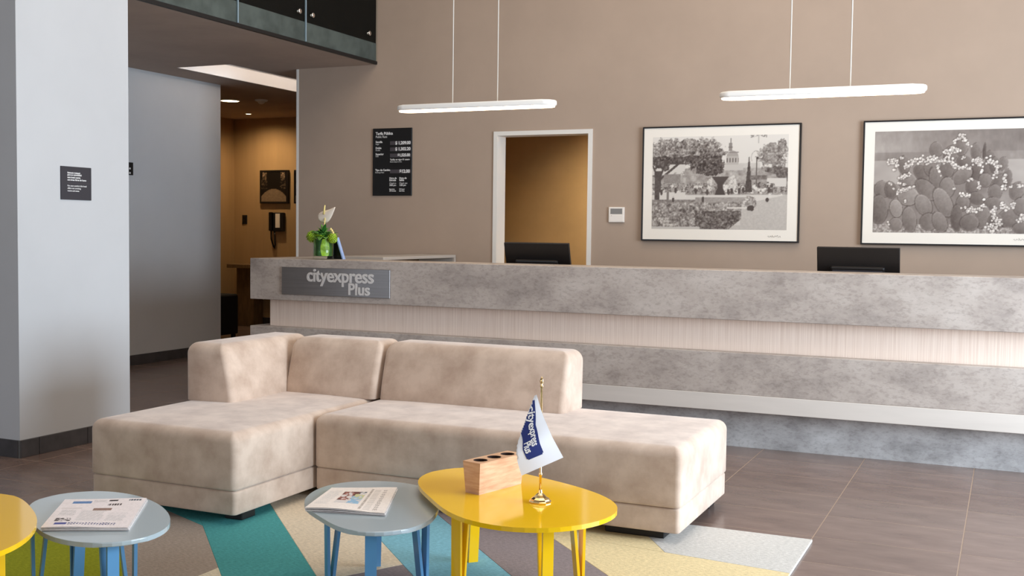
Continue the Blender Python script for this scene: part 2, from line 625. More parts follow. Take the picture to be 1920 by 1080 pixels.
struct('wall_office_left', [(-5.3, -5.2, YB + 0.16, 10.35, 0, 3.0)], M['tan_office'], 'side wall of the back office')
struct('wall_office_right', [(-2.2, -2.1, YB + 0.16, 10.35, 0, 3.0)], M['tan_office'], 'side wall of the back office by the lamp')
struct('ceiling_office', [(-5.3, -2.1, YB + 0.16, 10.35, 2.6, 2.7)], M['soffit'], 'low ceiling of the back office')

# hall on the left, under the mezzanine
struct('wall_corridor', [(-8.6, -7.755, 5.2, 9.595, 0.1, ZS)], M['white'], 'white side wall of the corridor')
struct('wall_hall', [(-10.3, -6.0, 12.7, 12.85, 0, ZS)], M['tan'], 'tan wall at the end of the hall')
struct('wall_hall_left', [(-10.35, -10.02, 9.595, 12.85, 0, ZS)], M['tan'], 'tan side wall of the hall')
struct('wall_hall_right', [(-6.27, -6.1, YB + 0.16, 12.7, 0, ZS)], M['tan'], 'hall side of the reception wall')
struct('wall_left', [(-11.2, -8.6, -3.2, 9.595, 0, ZS)], M['white'], 'outer left wall mass')
bh = struct('baseboard_hall', [(-10.02, -6.27, 12.685, 12.70, 0, 0.1)], M['skirt_tile'], 'dark skirting at the end of the hall')

# corner pier at the left
PX, PY0, PY1 = -5.197, 4.640, 5.520
struct('wall_pier', [(-6.4, PX, PY0, PY1, 0.104, ZC)], M['white'], 'white square pier beside the sofa')


def skirting(name, pieces, label):
    root = tag(boxes(name, [p for p in pieces['core']], M['skirt_grout']), label, kind='structure')
    for p in pieces['tiles']:
        box('skirting_tile', *p, M['skirt_tile'], root, 0.0015, 1)
    return root


tl = []
y = PY0
for e in (4.775, 5.150, 5.52):
    tl.append((PX - 0.01, PX + 0.008, y + 0.002, e - 0.002, 0, 0.102))
    y = e
x = PX
for e in (-5.60, -6.0, -6.4):
    tl.append((e + 0.002, x - 0.012, PY0 - 0.008, PY0 + 0.01, 0, 0.102))
    x = e
skirting('baseboard_pier', dict(core=[(-6.4, PX + 0.002, PY0 - 0.002, PY1, 0, 0.104)], tiles=tl), 'dark tile skirting around the white pier')
tl = []
for k in range(10):
    y0 = 5.2 + 0.405 + (k - 1) * 0.405 + 0.195
    if y0 < 9.55:
        tl.append((-7.765, -7.747, y0 + 0.002, min(y0 + 0.403, 9.595), 0, 0.1))
skirting('baseboard_corridor', dict(core=[(-8.6, -7.753, 5.2, 9.595, 0, 0.1)], tiles=tl), 'dark tile skirting along the white corridor wall')

# mezzanine slab (its underside is the hall ceiling)
XF = -5.405
struct('ceiling_soffit', [(-11.2, XF - 0.012, -3.2, 8.42, ZS, 3.062), (-11.2, -7.33, 8.42, YB, ZS, 3.062), (-6.69, XF - 0.012, 8.42, YB, ZS, 3.062), (-11.2, -7.33, YB, 12.9, ZS, 3.062), (-6.69, -6.1, YB, 12.9, ZS, 3.062), (-7.33, -6.69, 11.21, 12.9, ZS, 3.062), (-7.33, -6.69, 8.42, 11.21, 3.02, 3.062)], M['soffit'], 'brown underside of the mezzanine')
struct('trim_3', [(XF - 0.012, XF + 0.012, -3.2, YB, ZS, 2.897)], M['black'], 'black steel edge along the bottom of the mezzanine')
struct('trim_4', [(XF - 0.012, XF - 0.002, -3.2, YB, 2.897, 3.062)], M['slab'], 'grey slab edge of the mezzanine')
struct('mezzanine_dark_sheet', [(XF - 0.05, XF - 0.004, -3.2, YB, 3.062, ZC)], M['void'], 'black sheet standing in for the dark mezzanine space behind the glass railing')
struct('ceiling', [(-5.5, 3.6, -3.3, YB + 0.16, ZC, ZC + 0.1)], M['ceil'], 'white lobby ceiling')

# right wall with a tall window, entrance front with a wide window (both outside the picture)
struct('wall_right', [(2.9, 3.1, -3.2, 3.2, 0, ZC), (2.9, 3.1, 6.8, YB, 0, ZC), (2.9, 3.1, 3.2, 6.8, 0, 0.15), (2.9, 3.1, 3.2, 6.8, 3.05, ZC)], M['taupe'], 'taupe right wall around the tall window')
struct('window_1', [(2.96, 3.04, yy - 0.03, yy + 0.03, 0.15, 3.05) for yy in (3.23, 4.4, 5.6, 6.77)] + [(2.96, 3.04, 3.2, 6.8, zz - 0.03, zz + 0.03) for zz in (0.18, 3.02)], M['black'], 'black mullions of the tall right window')
struct('wall_front', [(-5.5, -4.6, -3.3, -3.1, 0, ZC), (1.6, 3.6, -3.3, -3.1, 0, ZC), (-4.6, 1.6, -3.3, -3.1, 4.05, ZC), (-4.6, 1.6, -3.3, -3.1, 0, 0.35)], M['taupe'], 'entrance wall around the wide window')
struct('window_2', [(xx - 0.03, xx + 0.03, -3.28, -3.2, 0.35, 4.05) for xx in (-4.57, -3.05, -1.5, 0.05, 1.57)], M['black'], 'black mullions of the entrance window')

# ================================================================ MEZZANINE RAILING
gr = thing('glass_railing', (XF, 5.9, 2.9), 'frameless glass railing along the mezzanine edge above the corridor', 'railing')
for (a, b) in ((4.2, 5.985), (5.995, 6.873), (6.885, 7.759), (7.771, YB - 0.004)):
    g = box('glass_panel', XF + 0.004, XF + 0.014, a, b, 2.90, 4.15, M['railglass'], gr)
    for yy in ((a + 0.088, b - 0.088) if b < 8 else (a + 0.088, b - 0.14)):
        bm = bmesh.new()
        add_tube(bm, [(XF - 0.06, yy, 3.131), (XF + 0.016, yy, 3.131), (XF + 0.016, yy, 3.131)], [0.012, 0.012, 0.012], 14)
        add_tube(bm, [(XF + 0.015, yy, 3.131), (XF + 0.022, yy, 3.131), (XF + 0.026, yy, 3.131)], [0.022, 0.022, 0.014], 18)
        link('standoff', bm_mesh(bm), M['chrome'], gr, True)
for yy in (5.990, 6.879, 7.765):
    box('glass_joint', XF + 0.003, XF + 0.015, yy - 0.004, yy + 0.004, 2.90, 4.15, M['glassedge'], gr)
box('handrail', XF - 0.02, XF + 0.035, 4.2, YB - 0.004, 4.15, 4.19, M['steel'], gr, 0.008)

# ================================================================ RECEPTION COUNTER
CF, CX0, CX1 = 6.86, -5.267, 2.39
rc = thing('reception_counter', (-2.0, 7.0, 0), 'long reception counter of stacked concrete-grey blocks with a pale wood band', 'counter')
box('top_block', CX0, CX1, CF, 7.20, 0.812, 1.121, M['concrete'], rc, 0.003, 1)
box('return_block', CX0, -4.93, 7.20, 8.88, 0.812, 1.121, M['concrete'], rc, 0.003, 1)
box('wood_band', CX0 + 0.12, CX1, CF + 0.09, 7.18, 0.608, 0.812, M['woodband'], rc)
box('wood_band', CX0 + 0.12, -4.95, 7.18, 8.86, 0.608, 0.812, M['woodband'], rc)
box('middle_block', CX0, CX1, CF, 7.20, 0.347, 0.608, M['concrete'], rc, 0.003, 1)
box('pale_slab', CX0, CX1, CF - 0.003, 7.20, 0.240, 0.347, M['band'], rc, 0.002, 1)
box('plinth', CX0 + 0.12, CX1, 6.965, 7.18, 0.0, 0.240, M['plinth'], rc)
npl = box('nameplate', -4.968, -4.035, CF - 0.012, CF, 0.857, 1.062, M['steel'], rc, 0.002, 1)
npl['label'] = 'brushed steel nameplate with embossed lettering'
text('lettering', 'cityexpress', 0.138, on_back(-4.745, 0.962, CF - 0.0125), M['steel_l'], npl, extrude=0.005, bold=0.0025, space=0.93)
text('lettering', 'Plus', 0.118, on_back(-4.385, 0.874, CF - 0.0125), M['steel_l'], npl, extrude=0.005, bold=0.0025, space=0.98)

# open shelf on the clerks' side of the return, and the lower desk
sh = thing('back_shelf', (-4.7, 8.2, 0), 'pale open shelf standing against the taupe wall behind the counter', 'shelf')
box('side_panel', -4.925, -4.55, 7.62, 7.65, 0, 1.105, M['desk'], sh)
box('side_panel', -4.925, -4.55, 8.85, 8.88, 0, 1.105, M['desk'], sh)
box('shelf_board', -4.925, -4.55, 7.62, 8.88, 1.105, 1.13, M['desk'], sh, 0.002, 1)
box('shelf_board', -4.925, -4.56, 7.65, 8.85, 0.80, 0.82, M['desk'], sh)
box('back_panel', -4.925, -4.91, 7.65, 8.85, 0.0, 1.105, M['darkwood'], sh)
dk = thing('work_desk', (-1.8, 7.5, 0), 'low clerks desk behind the reception counter', 'desk')
box('desk_top', -4.3, CX1, 7.205, 7.85, 0.72, 0.75, M['desk'], dk)
for xx in (-4.2, -2.2, -0.2, 1.8):
    box('desk_panel', xx, xx + 0.03, 7.25, 7.8, 0, 0.72, M['desk'], dk)


def monitor(cx, cy, wd, tilt, ztop, label, rz=0.0):
    t = thing('monitor', (cx, cy, 0.75), label, 'monitor', 'monitors behind the counter')
    t.rotation_euler = (0, 0, rz)
    hh = 0.31
    zc = ztop - hh / 2 * math.cos(tilt)
    R = Matrix.Translation((cx, cy, zc)) @ Matrix.Rotation(tilt, 4, 'X')

    def add(name, b, m, bev):
        bm = bmesh.new()
        add_box(bm, *b, bev=bev)
        me = bm_mesh(bm)
        me.transform(R)
        return link(name, me, m, t)
    add('casing', (-wd / 2, wd / 2, -0.012, 0.012, -hh / 2, hh / 2), M['monitor'], 0.004)
    add('back_housing', (-wd * 0.33, wd * 0.33, -0.045, -0.012, -hh * 0.35, hh * 0.12), M['monitor'], 0.012)
    add('vent_strip', (-wd * 0.30, wd * 0.30, -0.048, -0.044, hh * 0.02, hh * 0.05), M['slate'], 0.001)
    add('screen', (-wd / 2 + 0.012, wd / 2 - 0.012, 0.012, 0.0135, -hh / 2 + 0.012, hh / 2 - 0.012), M['blackgloss'], 0)
    box('stand_neck', cx - 0.035, cx + 0.035, cy - 0.05, cy - 0.02, 0.765, zc, M['monitor'], t, 0.006)
    box('stand_base', cx - 0.12, cx + 0.12, cy - 0.12, cy + 0.09, 0.75, 0.766, M['monitor'], t, 0.005)


monitor(-3.09, 7.33, 0.50, math.radians(17), 1.268, 'black monitor seen from behind in front of the office doorway')
monitor(-0.885, 7.33, 0.505, math.radians(13), 1.274, 'black monitor seen from behind below the cactus photograph')

# wedge shaped display on the counter behind the vase
wd = thing('desk_display', (-4.65, 7.12, 1.121), 'black wedge-shaped desk display behind the vase, window glint painted pale blue on its face', 'display')
bm = bmesh.new()
pr = [(-4.735, 1.1215), (-4.598, 1.1215), (-4.655, 1.284), (-4.70, 1.284)]
A = [bm.verts.new((x, 7.10, z)) for x, z in pr]
B = [bm.verts.new((x, 7.125, z)) for x, z in pr]
bm.faces.new(A)
bm.faces.new(B[::-1])
for i in range(4):
    bm.faces.new((A[i], A[(i + 1) % 4], B[(i + 1) % 4], B[i]))
link('housing', bm_mesh(bm), M['blackgloss'], wd)
bm = bmesh.new()
pr = [(-4.598, 1.1215), (-4.588, 1.1215), (-4.647, 1.286), (-4.655, 1.284)]
A = [bm.verts.new((x, 7.097, z)) for x, z in pr]
B = [bm.verts.new((x, 7.128, z)) for x, z in pr]
bm.faces.new(A)
bm.faces.new(B[::-1])
for i in range(4):
    bm.faces.new((A[i], A[(i + 1) % 4], B[(i + 1) % 4], B[i]))
link('face_panel', bm_mesh(bm), M['blueglint'], wd)

# ================================================================ VASE WITH FLOWERS
VX, VY, VZ = -4.70, 7.00, 1.121
va = thing('flower_vase', (VX, VY, VZ), 'round glass vase with green leaves and one white anthurium on the counter', 'vase')
lathe('glass', [(0.074, 0.0), (0.078, 0.004), (0.078, 0.15), (0.075, 0.15), (0.075, 0.024), (0.0, 0.022)], (VX, VY, VZ), M['glass'], va, 40, capb=True, capt=False)


def leaf(name, base, tip, width, m, parent, up=Vector((0, 0, 1)), curl=0.25, n=8, fold=0.2):
    base, tip = Vector(base), Vector(tip)
    ax = tip - base
    side = ax.cross(up)
    if side.length < 1e-4: side = Vector((1, 0, 0))
    side.normalize()
    nrm = side.cross(ax).normalized()
    L_ = ax.length
    bm = bmesh.new()
    rows = []
    for i in range(n + 1):
        t = i / n
        wv = width * (math.sin(PI * min(1, t ** 0.75)) ** 0.8) * 0.5 + 0.0004
        c = base + ax * t + nrm * (curl * L_ * math.sin(PI * t) * 0.5)
        rows.append([bm.verts.new(c + side * (wv * k) + nrm * (abs(k) * wv * fold)) for k in (-1, -0.5, 0, 0.5, 1)])
    for a, b in zip(rows, rows[1:]):
        for k in range(4):
            bm.faces.new((a[k], a[k + 1], b[k + 1], b[k]))
    me = bm_mesh(bm)
    o = link(name, me, m, parent, True)
    md = o.modifiers.new('thick', 'SOLIDIFY')
    md.thickness = 0.0012
    return o


rl = random.Random(3)
for k in range(8):                       # broad leaves wrapped round the inside of the glass
    bm = bmesh.new()
    a0 = 2 * PI * k / 8
    r = 0.0665 + 0.0025 * (k % 3)
    rows = []
    for i in range(9):
        t = i / 8
        wa = 0.52 * (0.55 + 0.45 * math.sin(PI * min(1, t * 0.9 + 0.1)))
        rows.append([bm.verts.new((VX + r * math.cos(a0 + wa * q), VY + r * math.sin(a0 + wa * q), VZ + 0.026 + 0.126 * t)) for q in (-1, -.5, 0, .5, 1)])
    for a, b in zip(rows, rows[1:]):
        for q in range(4):
            bm.faces.new((a[q], a[q + 1], b[q + 1], b[q]))
    link('lining_leaf', bm_mesh(bm), M[('leafd', 'leafl', 'leafm')[k % 3]], va, True)
for k in range(22):                      # spread of foliage above the rim
    a = 2 * PI * k / 22 + rl.uniform(-.15, .15)
    ro = rl.uniform(0.08, 0.135)
    zz = rl.uniform(0.15, 0.225)
    leaf('leaf', (VX + 0.03 * math.cos(a), VY + 0.03 * math.sin(a), VZ + 0.15), (VX + ro * math.cos(a), VY + ro * 0.9 * math.sin(a), VZ + zz), rl.uniform(0.04, 0.06),
         M[rl.choice(['leafd', 'leafm', 'leafm', 'leafl'])], va, curl=rl.uniform(.2, .5))
for k in range(6):
    a = 2 * PI * k / 6 + 0.4
    leaf('leaf', (VX, VY, VZ + 0.16), (VX + 0.05 * math.cos(a), VY + 0.05 * math.sin(a), VZ + rl.uniform(.23, .27)), 0.035, M[rl.choice(['leafd', 'leafm'])], va, curl=.2)


def pompom(c, r, m, parent, n=90):
    bm = bmesh.new()
    for i in range(n):
        z = 1 - 2 * (i + .5) / n
        a = i * 2.399963
        d = Vector((math.sqrt(1 - z * z) * math.cos(a), math.sqrt(1 - z * z) * math.sin(a), z))
        p = Vector(c) + d * r * rl.uniform(.88, 1.05)
        s = d.orthogonal().normalized() * r * 0.2
        t = d.cross(s).normalized() * r * 0.2
        vs = [bm.verts.new(p + q) for q in (s + d * r * .1, t - d * r * .06, -s + d * r * .1, -t - d * r * .06)]
        bm.faces.new(vs)
    bmesh.ops.create_icosphere(bm, subdivisions=2, radius=r * .9, matrix=Matrix.Translation(c))
    return link('bloom', bm_mesh(bm, fix=False), m, parent)


for dx, dy, dz, r in ((-0.088, -0.02, 0.168, 0.040), (-0.058, -0.06, 0.178, 0.034), (0.092, -0.02, 0.160, 0.036), (-0.05, 0.05, 0.185, 0.04)):
    pompom((VX + dx, VY + dy, VZ + dz), r, M['leafl'], va)
for k in range(14):                      # leaves overhanging the rim towards the lobby
    a = -PI / 2 + rl.uniform(-1.15, 1.15)
    leaf('leaf', (VX + 0.045 * math.cos(a), VY + 0.045 * math.sin(a), VZ + 0.155), (VX + rl.uniform(.09, .125) * math.cos(a), VY + rl.uniform(.09, .12) * math.sin(a), VZ + rl.uniform(.14, .225)), rl.uniform(0.045, 0.065),
         M[rl.choice(['leafd', 'leafm', 'leafm', 'leafl'])], va, curl=rl.uniform(.2, .6))
for dx, dz in ((0.115, 0.205), (0.125, 0.19), (0.105, 0.215)):
    lathe('bud', [(0.002, 0), (0.008, 0.006), (0.007, 0.016), (0.001, 0.022)], (VX + dx, VY - 0.06, VZ + dz), M['spadix'], va, 8)
fl = tube('stem', [(VX, VY, VZ + 0.15), (VX + 0.006, VY, VZ + 0.23), (VX + 0.017, VY - 0.005, VZ + 0.315)], 0.0045, M['spadix'], va)
# heart-shaped spathe, seen from its side
bm = bmesh.new()
o_ = Vector((VX + 0.016, VY - 0.01, VZ + 0.325))
ax = Vector((0.150, -0.02, 0.078))
sd = Vector((-0.040, -0.03, 0.078))
rows = []
for i in range(13):
    t = i / 12
    wv = (0.9 * math.sin(PI * t ** 0.62) ** 0.75) * (1 - 0.45 * t) if 0 < t < 1 else 0.01
    c = o_ - ax * 0.40 + ax * t * 1.08 + Vector((0, 0, 1)) * (0.012 * t ** 4 - 0.006 * math.sin(PI * t))
    rows.append([bm.verts.new(c + sd * wv * k * 0.62 + Vector((0, 0.02, 0.004)) * (k * k * wv)) for k in (-1, -.6, -.2, .2, .6, 1)])
for a, b in zip(rows, rows[1:]):
    for k in range(5):
        bm.faces.new((a[k], a[k + 1], b[k + 1], b[k]))
sp = link('spathe', bm_mesh(bm), M['petal'], va, True)
sp['label'] = 'white anthurium spathe'
md = sp.modifiers.new('thick', 'SOLIDIFY')
md.thickness = 0.0015
tube('spadix', [(VX + 0.014, VY - 0.02, VZ + 0.335), (VX + 0.022, VY - 0.022, VZ + 0.375), (VX + 0.027, VY - 0.022, VZ + 0.405)], [0.006, 0.0065, 0.004], M['spadix'], va)


# ================================================================ PENDANT LAMPS
def pendant(x0, x1, yc, zb, hooks, label):
    t = thing('pendant_lamp', ((x0 + x1) / 2, yc, zb), label, 'lamp', 'linear pendant lamps over the counter')
    hw = 0.075
    out = []
    for s, a0 in ((1, -PI / 2), (-1, PI / 2)):
        for k in range(13):
            a = a0 + PI * k / 12
            cx_ = x1 - hw if s == 1 else x0 + hw
            out.append((cx_ + hw * math.cos(a), yc + hw * math.sin(a)))
    prism('body', out, zb + 0.008, zb + 0.046, M['lamp'], t, 0.012, 3, True)
    inn = [((x0 + x1) / 2 + (x - (x0 + x1) / 2) * (1 - 0.024 / (x1 - x0)), yc + (y - yc) * 0.84) for x, y in out]
    prism('diffuser', inn, zb, zb + 0.0085, M['diff'], t, 0.003, 2, True)
    box('mounting_plate', hooks[0] - 0.04, hooks[1] + 0.04, yc - 0.02, yc + 0.02, zb + 0.0455, zb + 0.052, M['lamp'], t, 0.002)
    for hx in hooks:
        tube('cable', [(hx, yc, zb + 0.05), (hx, yc, ZC)], 0.0042, M['cable'], t, 8)


pendant(-4.118, -2.878, 7.10, 2.205, (-3.675, -3.322), 'white capsule-shaped pendant lamp hanging over the vase end of the counter')
pendant(-1.742, -0.490, 7.10, 2.208, (-1.300, -0.934), 'white capsule-shaped pendant lamp hanging in front of the framed photographs')

# ================================================================ RATE BOARD
rb = thing('rate_board', (-5.22, YB, 1.97), 'black room-rate board with white lettering on the taupe wall', 'sign')
RX0, RX1, RZ0, RZ1 = -5.428, -5.014, 1.662, 2.280
box('board', RX0, RX1, YB - 0.014, YB, RZ0, RZ1, M['black'], rb, 0.003, 1)
RH, RW = RZ1 - RZ0, RX1 - RX0
yt = YB - 0.0152


def rbx(u): return RX0 + RW * (u - 75) / (630 - 75)


def rbz(v): return RZ1 - RH * (v - 75) / (1022 - 75)


for v0, v1 in ((258, 310), (345, 398), (432, 485), (655, 708)):
    box('price_strip', rbx(325), rbx(618), YB - 0.0152, YB - 0.0140, rbz(v1), rbz(v0), M['signgrey'], rb)
for s, u, v, sz, al, bd in (
        ('Tarifa Pública', 118, 165, 0.036, 'LEFT', .0009), ('Public Rate', 118, 208, 0.029, 'LEFT', 0),
        ('Sencilla', 118, 278, 0.026, 'LEFT', .0007), ('Single', 118, 306, 0.017, 'LEFT', 0),
        ('Doble', 118, 364, 0.026, 'LEFT', .0007), ('Double', 118, 392, 0.017, 'LEFT', 0),
        ('Superior', 118, 450, 0.026, 'LEFT', .0007), ('Suite', 118, 476, 0.017, 'LEFT', 0),
        ('$ 1,209.00', 614, 304, 0.040, 'RIGHT', .0012), ('$ 1,302.20', 614, 388, 0.040, 'RIGHT', .0012), ('$1,525.00', 608, 472, 0.035, 'RIGHT', .0012),
        ('Tarifas en vigor 01 enero', 325, 527, 0.0215, 'LEFT', .0005), ('Rates subject to tax', 325, 555, 0.0165, 'LEFT', 0),
        ('Tipo de Cambio', 115, 674, 0.0255, 'LEFT', .0007), ('Exchange Rate', 115, 704, 0.017, 'LEFT', 0), ('$12.00', 606, 702, 0.042, 'RIGHT', .0014),
        ('Hora de', 318, 788, 0.024, 'LEFT', .0007), ('Entrada', 318, 817, 0.024, 'LEFT', .0007), ('Check in', 318, 858, 0.021, 'LEFT', 0), ('3:00 pm', 318, 887, 0.023, 'LEFT', .0004),
        ('Hora de', 458, 788, 0.024, 'LEFT', .0007), ('Salida', 458, 817, 0.024, 'LEFT', .0007), ('Check out', 458, 858, 0.021, 'LEFT', 0), ('1:00 pm', 458, 887, 0.023, 'LEFT', .0004),
        ('Servicio', 318, 940, 0.019, 'LEFT', .0003), ('24 horas', 318, 965, 0.021, 'LEFT', .0003), ('24 hour', 458, 940, 0.019, 'LEFT', .0003), ('service', 458, 965, 0.021, 'LEFT', .0003)):
    text('lettering', s, sz, on_back(rbx(u), rbz(v), yt - 0.0003), M['ink'], rb, align=al, bold=bd, space=0.95)

# ================================================================ FRAMED PHOTOGRAPHS
def framed(name, x0, x1, z0, z1, ix0, ix1, iz0, iz1, col, label, yb=YB, fw_=0.012, dep=0.035, mat_board=True):
    t = thing(name, ((x0 + x1) / 2, yb, (z0 + z1) / 2), label, 'picture', 'framed photographs')
    boxes('frame', [(x0, x0 + fw_, yb - dep, yb, z0, z1), (x1 - fw_, x1, yb - dep, yb, z0, z1), (x0 + fw_, x1 - fw_, yb - dep, yb, z0, z0 + fw_), (x0 + fw_, x1 - fw_, yb - dep, yb, z1 - fw_, z1)], M['frame'], t)
    if mat_board:
        box('mat_board', x0 + fw_, x1 - fw_, yb - dep + 0.006, yb - 0.002, z0 + fw_, z1 - fw_, M['paper'], t)
    else:
        box('backing', x0 + fw_, x1 - fw_, yb - dep + 0.006, yb - 0.002, z0 + fw_, z1 - fw_, M['black'], t)
    grid_print('photo_print', col, (ix0, yb - dep + 0.0052, iz0), (ix1 - ix0, 0, 0), (0, 0, iz1 - iz0), M['print'], t)
    return t


def signature(x, z, parent):
    """illegible pencil squiggle on the mat board"""
    pts = [(x + 0.0055 * k + 0.004 * math.sin(2.3 * k), YB - 0.0296, z + 0.010 * math.sin(1.9 * k + 0.6 * math.sin(k)) * (1.3 if k % 7 == 0 else 0.7)) for k in range(20)]
    tube('signature', pts, 0.0011, M['lcd'], parent, 5)['label'] = 'pencil signature'


def soften(g):
    p = np.pad(g, 1, mode='edge')
    return (p[:-2, 1:-1] + p[2:, 1:-1] + p[1:-1, :-2] + p[1:-1, 2:] + 4 * p[1:-1, 1:-1]) / 8


def sepia(g, lo=(52, 41, 37), hi=(236, 228, 218)):
    g = np.clip(soften(g), 0, 1)[..., None]
    return np.array(lo) * (1 - g) + np.array(hi) * g


# plaza with fountain: coordinates are the crop's own (187..1200 wide, 180..880 high)
NX, NY = 290, 200
uu, vv = np.meshgrid(np.linspace(187, 1200, NX), np.linspace(880, 180, NY))
g = 0.93 - 0.05 * (vv - 180) / 300 + 0 * uu
fine = vnoise(NY, NX, 60, 85, 3, .8)
mid = vnoise(NY, NX, 22, 32, 4, .7)
big = vnoise(NY, NX, 7, 10, 5, .6)


def put(mask, val):
    global g
    g = np.where(mask, val, g)


def ell(cx, cy, rx, ry, k=0.0):
    return ((uu - cx) / rx) ** 2 + ((vv - cy) / ry) ** 2 < 1 + k * (mid - .5) * 2


# far buildings, arcades and people band
put((vv > 385) & (uu > 700) & (uu < 1000) & (vv < 470), 0.80 + .1 * (fine - .5))
put((vv > 420) & (vv < 620), 0.62 + 0.55 * (mid - .5))
put((vv > 535) & (vv < 610) & (fine > .56), 0.25)
put((vv > 545) & (vv < 640) & (mid > .62), 0.9)
# church drum, lantern and dome
put((np.abs(uu - 795) < 45) & (vv > 330) & (vv < 400), 0.70)
put((np.abs(uu - 795) < 45) & (vv > 348) & (vv < 378) & (((uu - 752) % 21) < 8), 0.22)
put(ell(795, 330, 42, 38) & (vv < 332), 0.62)
put((np.abs(uu - 795) < 44) & (vv > 300) & (vv < 308), 0.45)
put((np.abs(uu - 780) < 12) & (vv > 235) & (vv < 296), 0.5)
put((np.abs(uu - 780) < 16) & (vv > 262) & (vv < 270), 0.35)
put((np.abs(uu - 781) < 3) & (vv > 200) & (vv < 240), 0.45)
put((np.abs(uu - 800) < 75) & (vv > 395) & (vv < 440), 0.78)
# right hand trees and palm
put(ell(1090, 330, 105, 90, 1.1) | ell(1150, 255, 40, 50, 1.2), 0.52 + .9 * (fine - .5) + .5 * (mid - .5))
put((uu > 1010) & (uu < 1180) & (vv > 330) & (vv < 440) & (mid > .42), 0.5 + .8 * (fine - .5))
put(ell(1120, 440, 85, 28, .6) | ell(1170, 480, 50, 50, .8), 0.33 + .7 * (fine - .5))
put((np.abs(uu - 985) < 60) & (vv > 172) & (vv < 186 + np.abs(uu - 985) * .25) & (fine > .45), 0.5)
put((np.abs(uu - 985) < 4) & (vv > 180) & (vv < 240), 0.7)
# cypress and lamp post
put((np.abs(uu - 918) < 9 * (vv - 325) / 90) & (vv > 325) & (vv < 600), 0.16 + .3 * (fine - .5))
put((np.abs(uu - 975) < 4) & (vv > 350) & (vv < 560), 0.22)
put(ell(978, 350, 9, 9), 0.15)
ringm = np.abs(np.hypot((uu - 968) / 34, (vv - 345) / 48) - 1) < .05
put(ringm & (vv < 370), 0.62)
# market stalls
put((uu > 930) & (uu < 1050) & (vv > 478) & (vv < 510), 0.35 + .4 * (fine - .5))
put((uu > 1050) & (uu < 1190) & (vv > 500) & (vv < 560), 0.85)
put((uu > 980) & (uu < 1110) & (vv > 525) & (vv < 570) & (mid > .48), 0.22)
# big tree at left
crown = (ell(330, 300, 190, 110, .9) | ell(560, 320, 175, 125, .9) | ell(620, 400, 130, 70, 1.0) | ell(240, 400, 80, 90, 1.0) | ell(470, 240, 120, 45, .9)) & (vv < 480)
put(crown, 0.44 + 1.1 * (fine - .5) + .8 * (mid - .5) - .10 * (vv - 300) / 100)
put(crown & (vv > 300 + 60 * big) & (mid > .46), 0.20 + .6 * (fine - .5))
put((uu < 440) & (vv > 390) & (vv < 470) & (big > .52), 0.85)
put(np.abs(uu - 228 - 12 * np.sin(vv / 60)) < 24 + np.clip((vv - 600) * .25, 0, 25) * (vv > 600), g)
put((np.abs(uu - 230) < 26 - (vv - 460) * .02) & (vv > 440) & (vv < 690), 0.2 + .25 * (fine - .5))
for x0_, y0_, x1_, y1_, wd_ in ((240, 500, 300, 350, 9), (250, 500, 400, 370, 8), (225, 480, 190, 400, 9), (290, 470, 440, 350, 5)):
    tt = np.clip(((uu - x0_) * (x1_ - x0_) + (vv - y0_) * (y1_ - y0_)) / ((x1_ - x0_) ** 2 + (y1_ - y0_) ** 2), 0, 1)
    put(np.hypot(uu - x0_ - tt * (x1_ - x0_), vv - y0_ - tt * (y1_ - y0_)) < wd_ * (1 - .4 * tt), 0.17)
put((uu > 275) & (uu < 405) & (vv > 462) & (vv < 535), 0.50 + .2 * (fine - .5))
# balustrade
put((uu > 245) & (uu < 445) & (vv > 600) & (vv < 655), 0.86)
put((uu > 302) & (uu < 318) & (vv > 600) & (vv < 655), 0.4)
put((vv > 655) & (vv < 690) & (uu < 700), 0.45 + .5 * (fine - .5))
# fountain
put((ell(630, 545, 22, 55, 1.2) | ell(800, 540, 30, 50, 1.4)) & (fine > .42), 0.86)
put((np.abs(uu - 708) < 64 - (vv - 486) * .75) & (vv > 486) & (vv < 540), 0.17)
put((np.abs(uu - 708) < 22) & (vv > 520) & (vv < 600), 0.15)
put((np.abs(uu - 708) < 18 + (vv - 560) * .35) & (vv > 560) & (vv < 626), 0.14)
put((uu > 520) & (uu < 925) & (vv > 622) & (vv < 640), 0.84)
put((uu > 520) & (uu < 930) & (vv > 640) & (vv < 700), 0.58 + .25 * (fine - .5))
for x_, y_ in ((525, 590), (612, 600), (770, 598), (795, 592), (850, 590), (880, 585), (370, 585), (260, 600), (1068, 585), (580, 655), (352, 662)):
    put(ell(x_, y_, 10, 24), 0.18)
    put(ell(x_, y_ - 26, 6, 7), 0.75)
# path and shrubs
path = (vv > 690 - (uu - 880) * .22) & (uu > 860) | (vv > 845)
put(path, 0.74 + .14 * (fine - .5))
put((vv > 712) & (vv < 724) & (uu > 760) & (uu < 960), 0.88)
sh_ = ((vv > 660 + 26 * big) & (uu < 870 - np.clip(vv - 800, 0, 100) * 1.2) & (vv < 880)) | ell(935, 680, 45, 55, 1.2)
sh_ &= ~((uu > 760) & (vv > 712) & (vv < 724))
put(sh_, 0.50 + .9 * (fine - .5) + .9 * (mid - .5) + .3 * (big - .5))
put(sh_ & (vv > 740) & (uu > 520) & (mid + .4 * big > .66), 0.28 + .8 * (fine - .5))
put((vv > 855 + 14 * mid) & (uu < 560), 0.78)
put(ell(938, 720, 26, 20, .8) | ell(1056, 658, 12, 16), 0.15)
framed('framed_photo', -2.815, -1.526, 1.284, 2.222, -2.727, -1.622, 1.383, 2.136, sepia(g), 'framed sepia photograph of a plaza with a fountain and large tree')
signature(-1.77, 1.332, bpy.data.objects['framed_photo'])

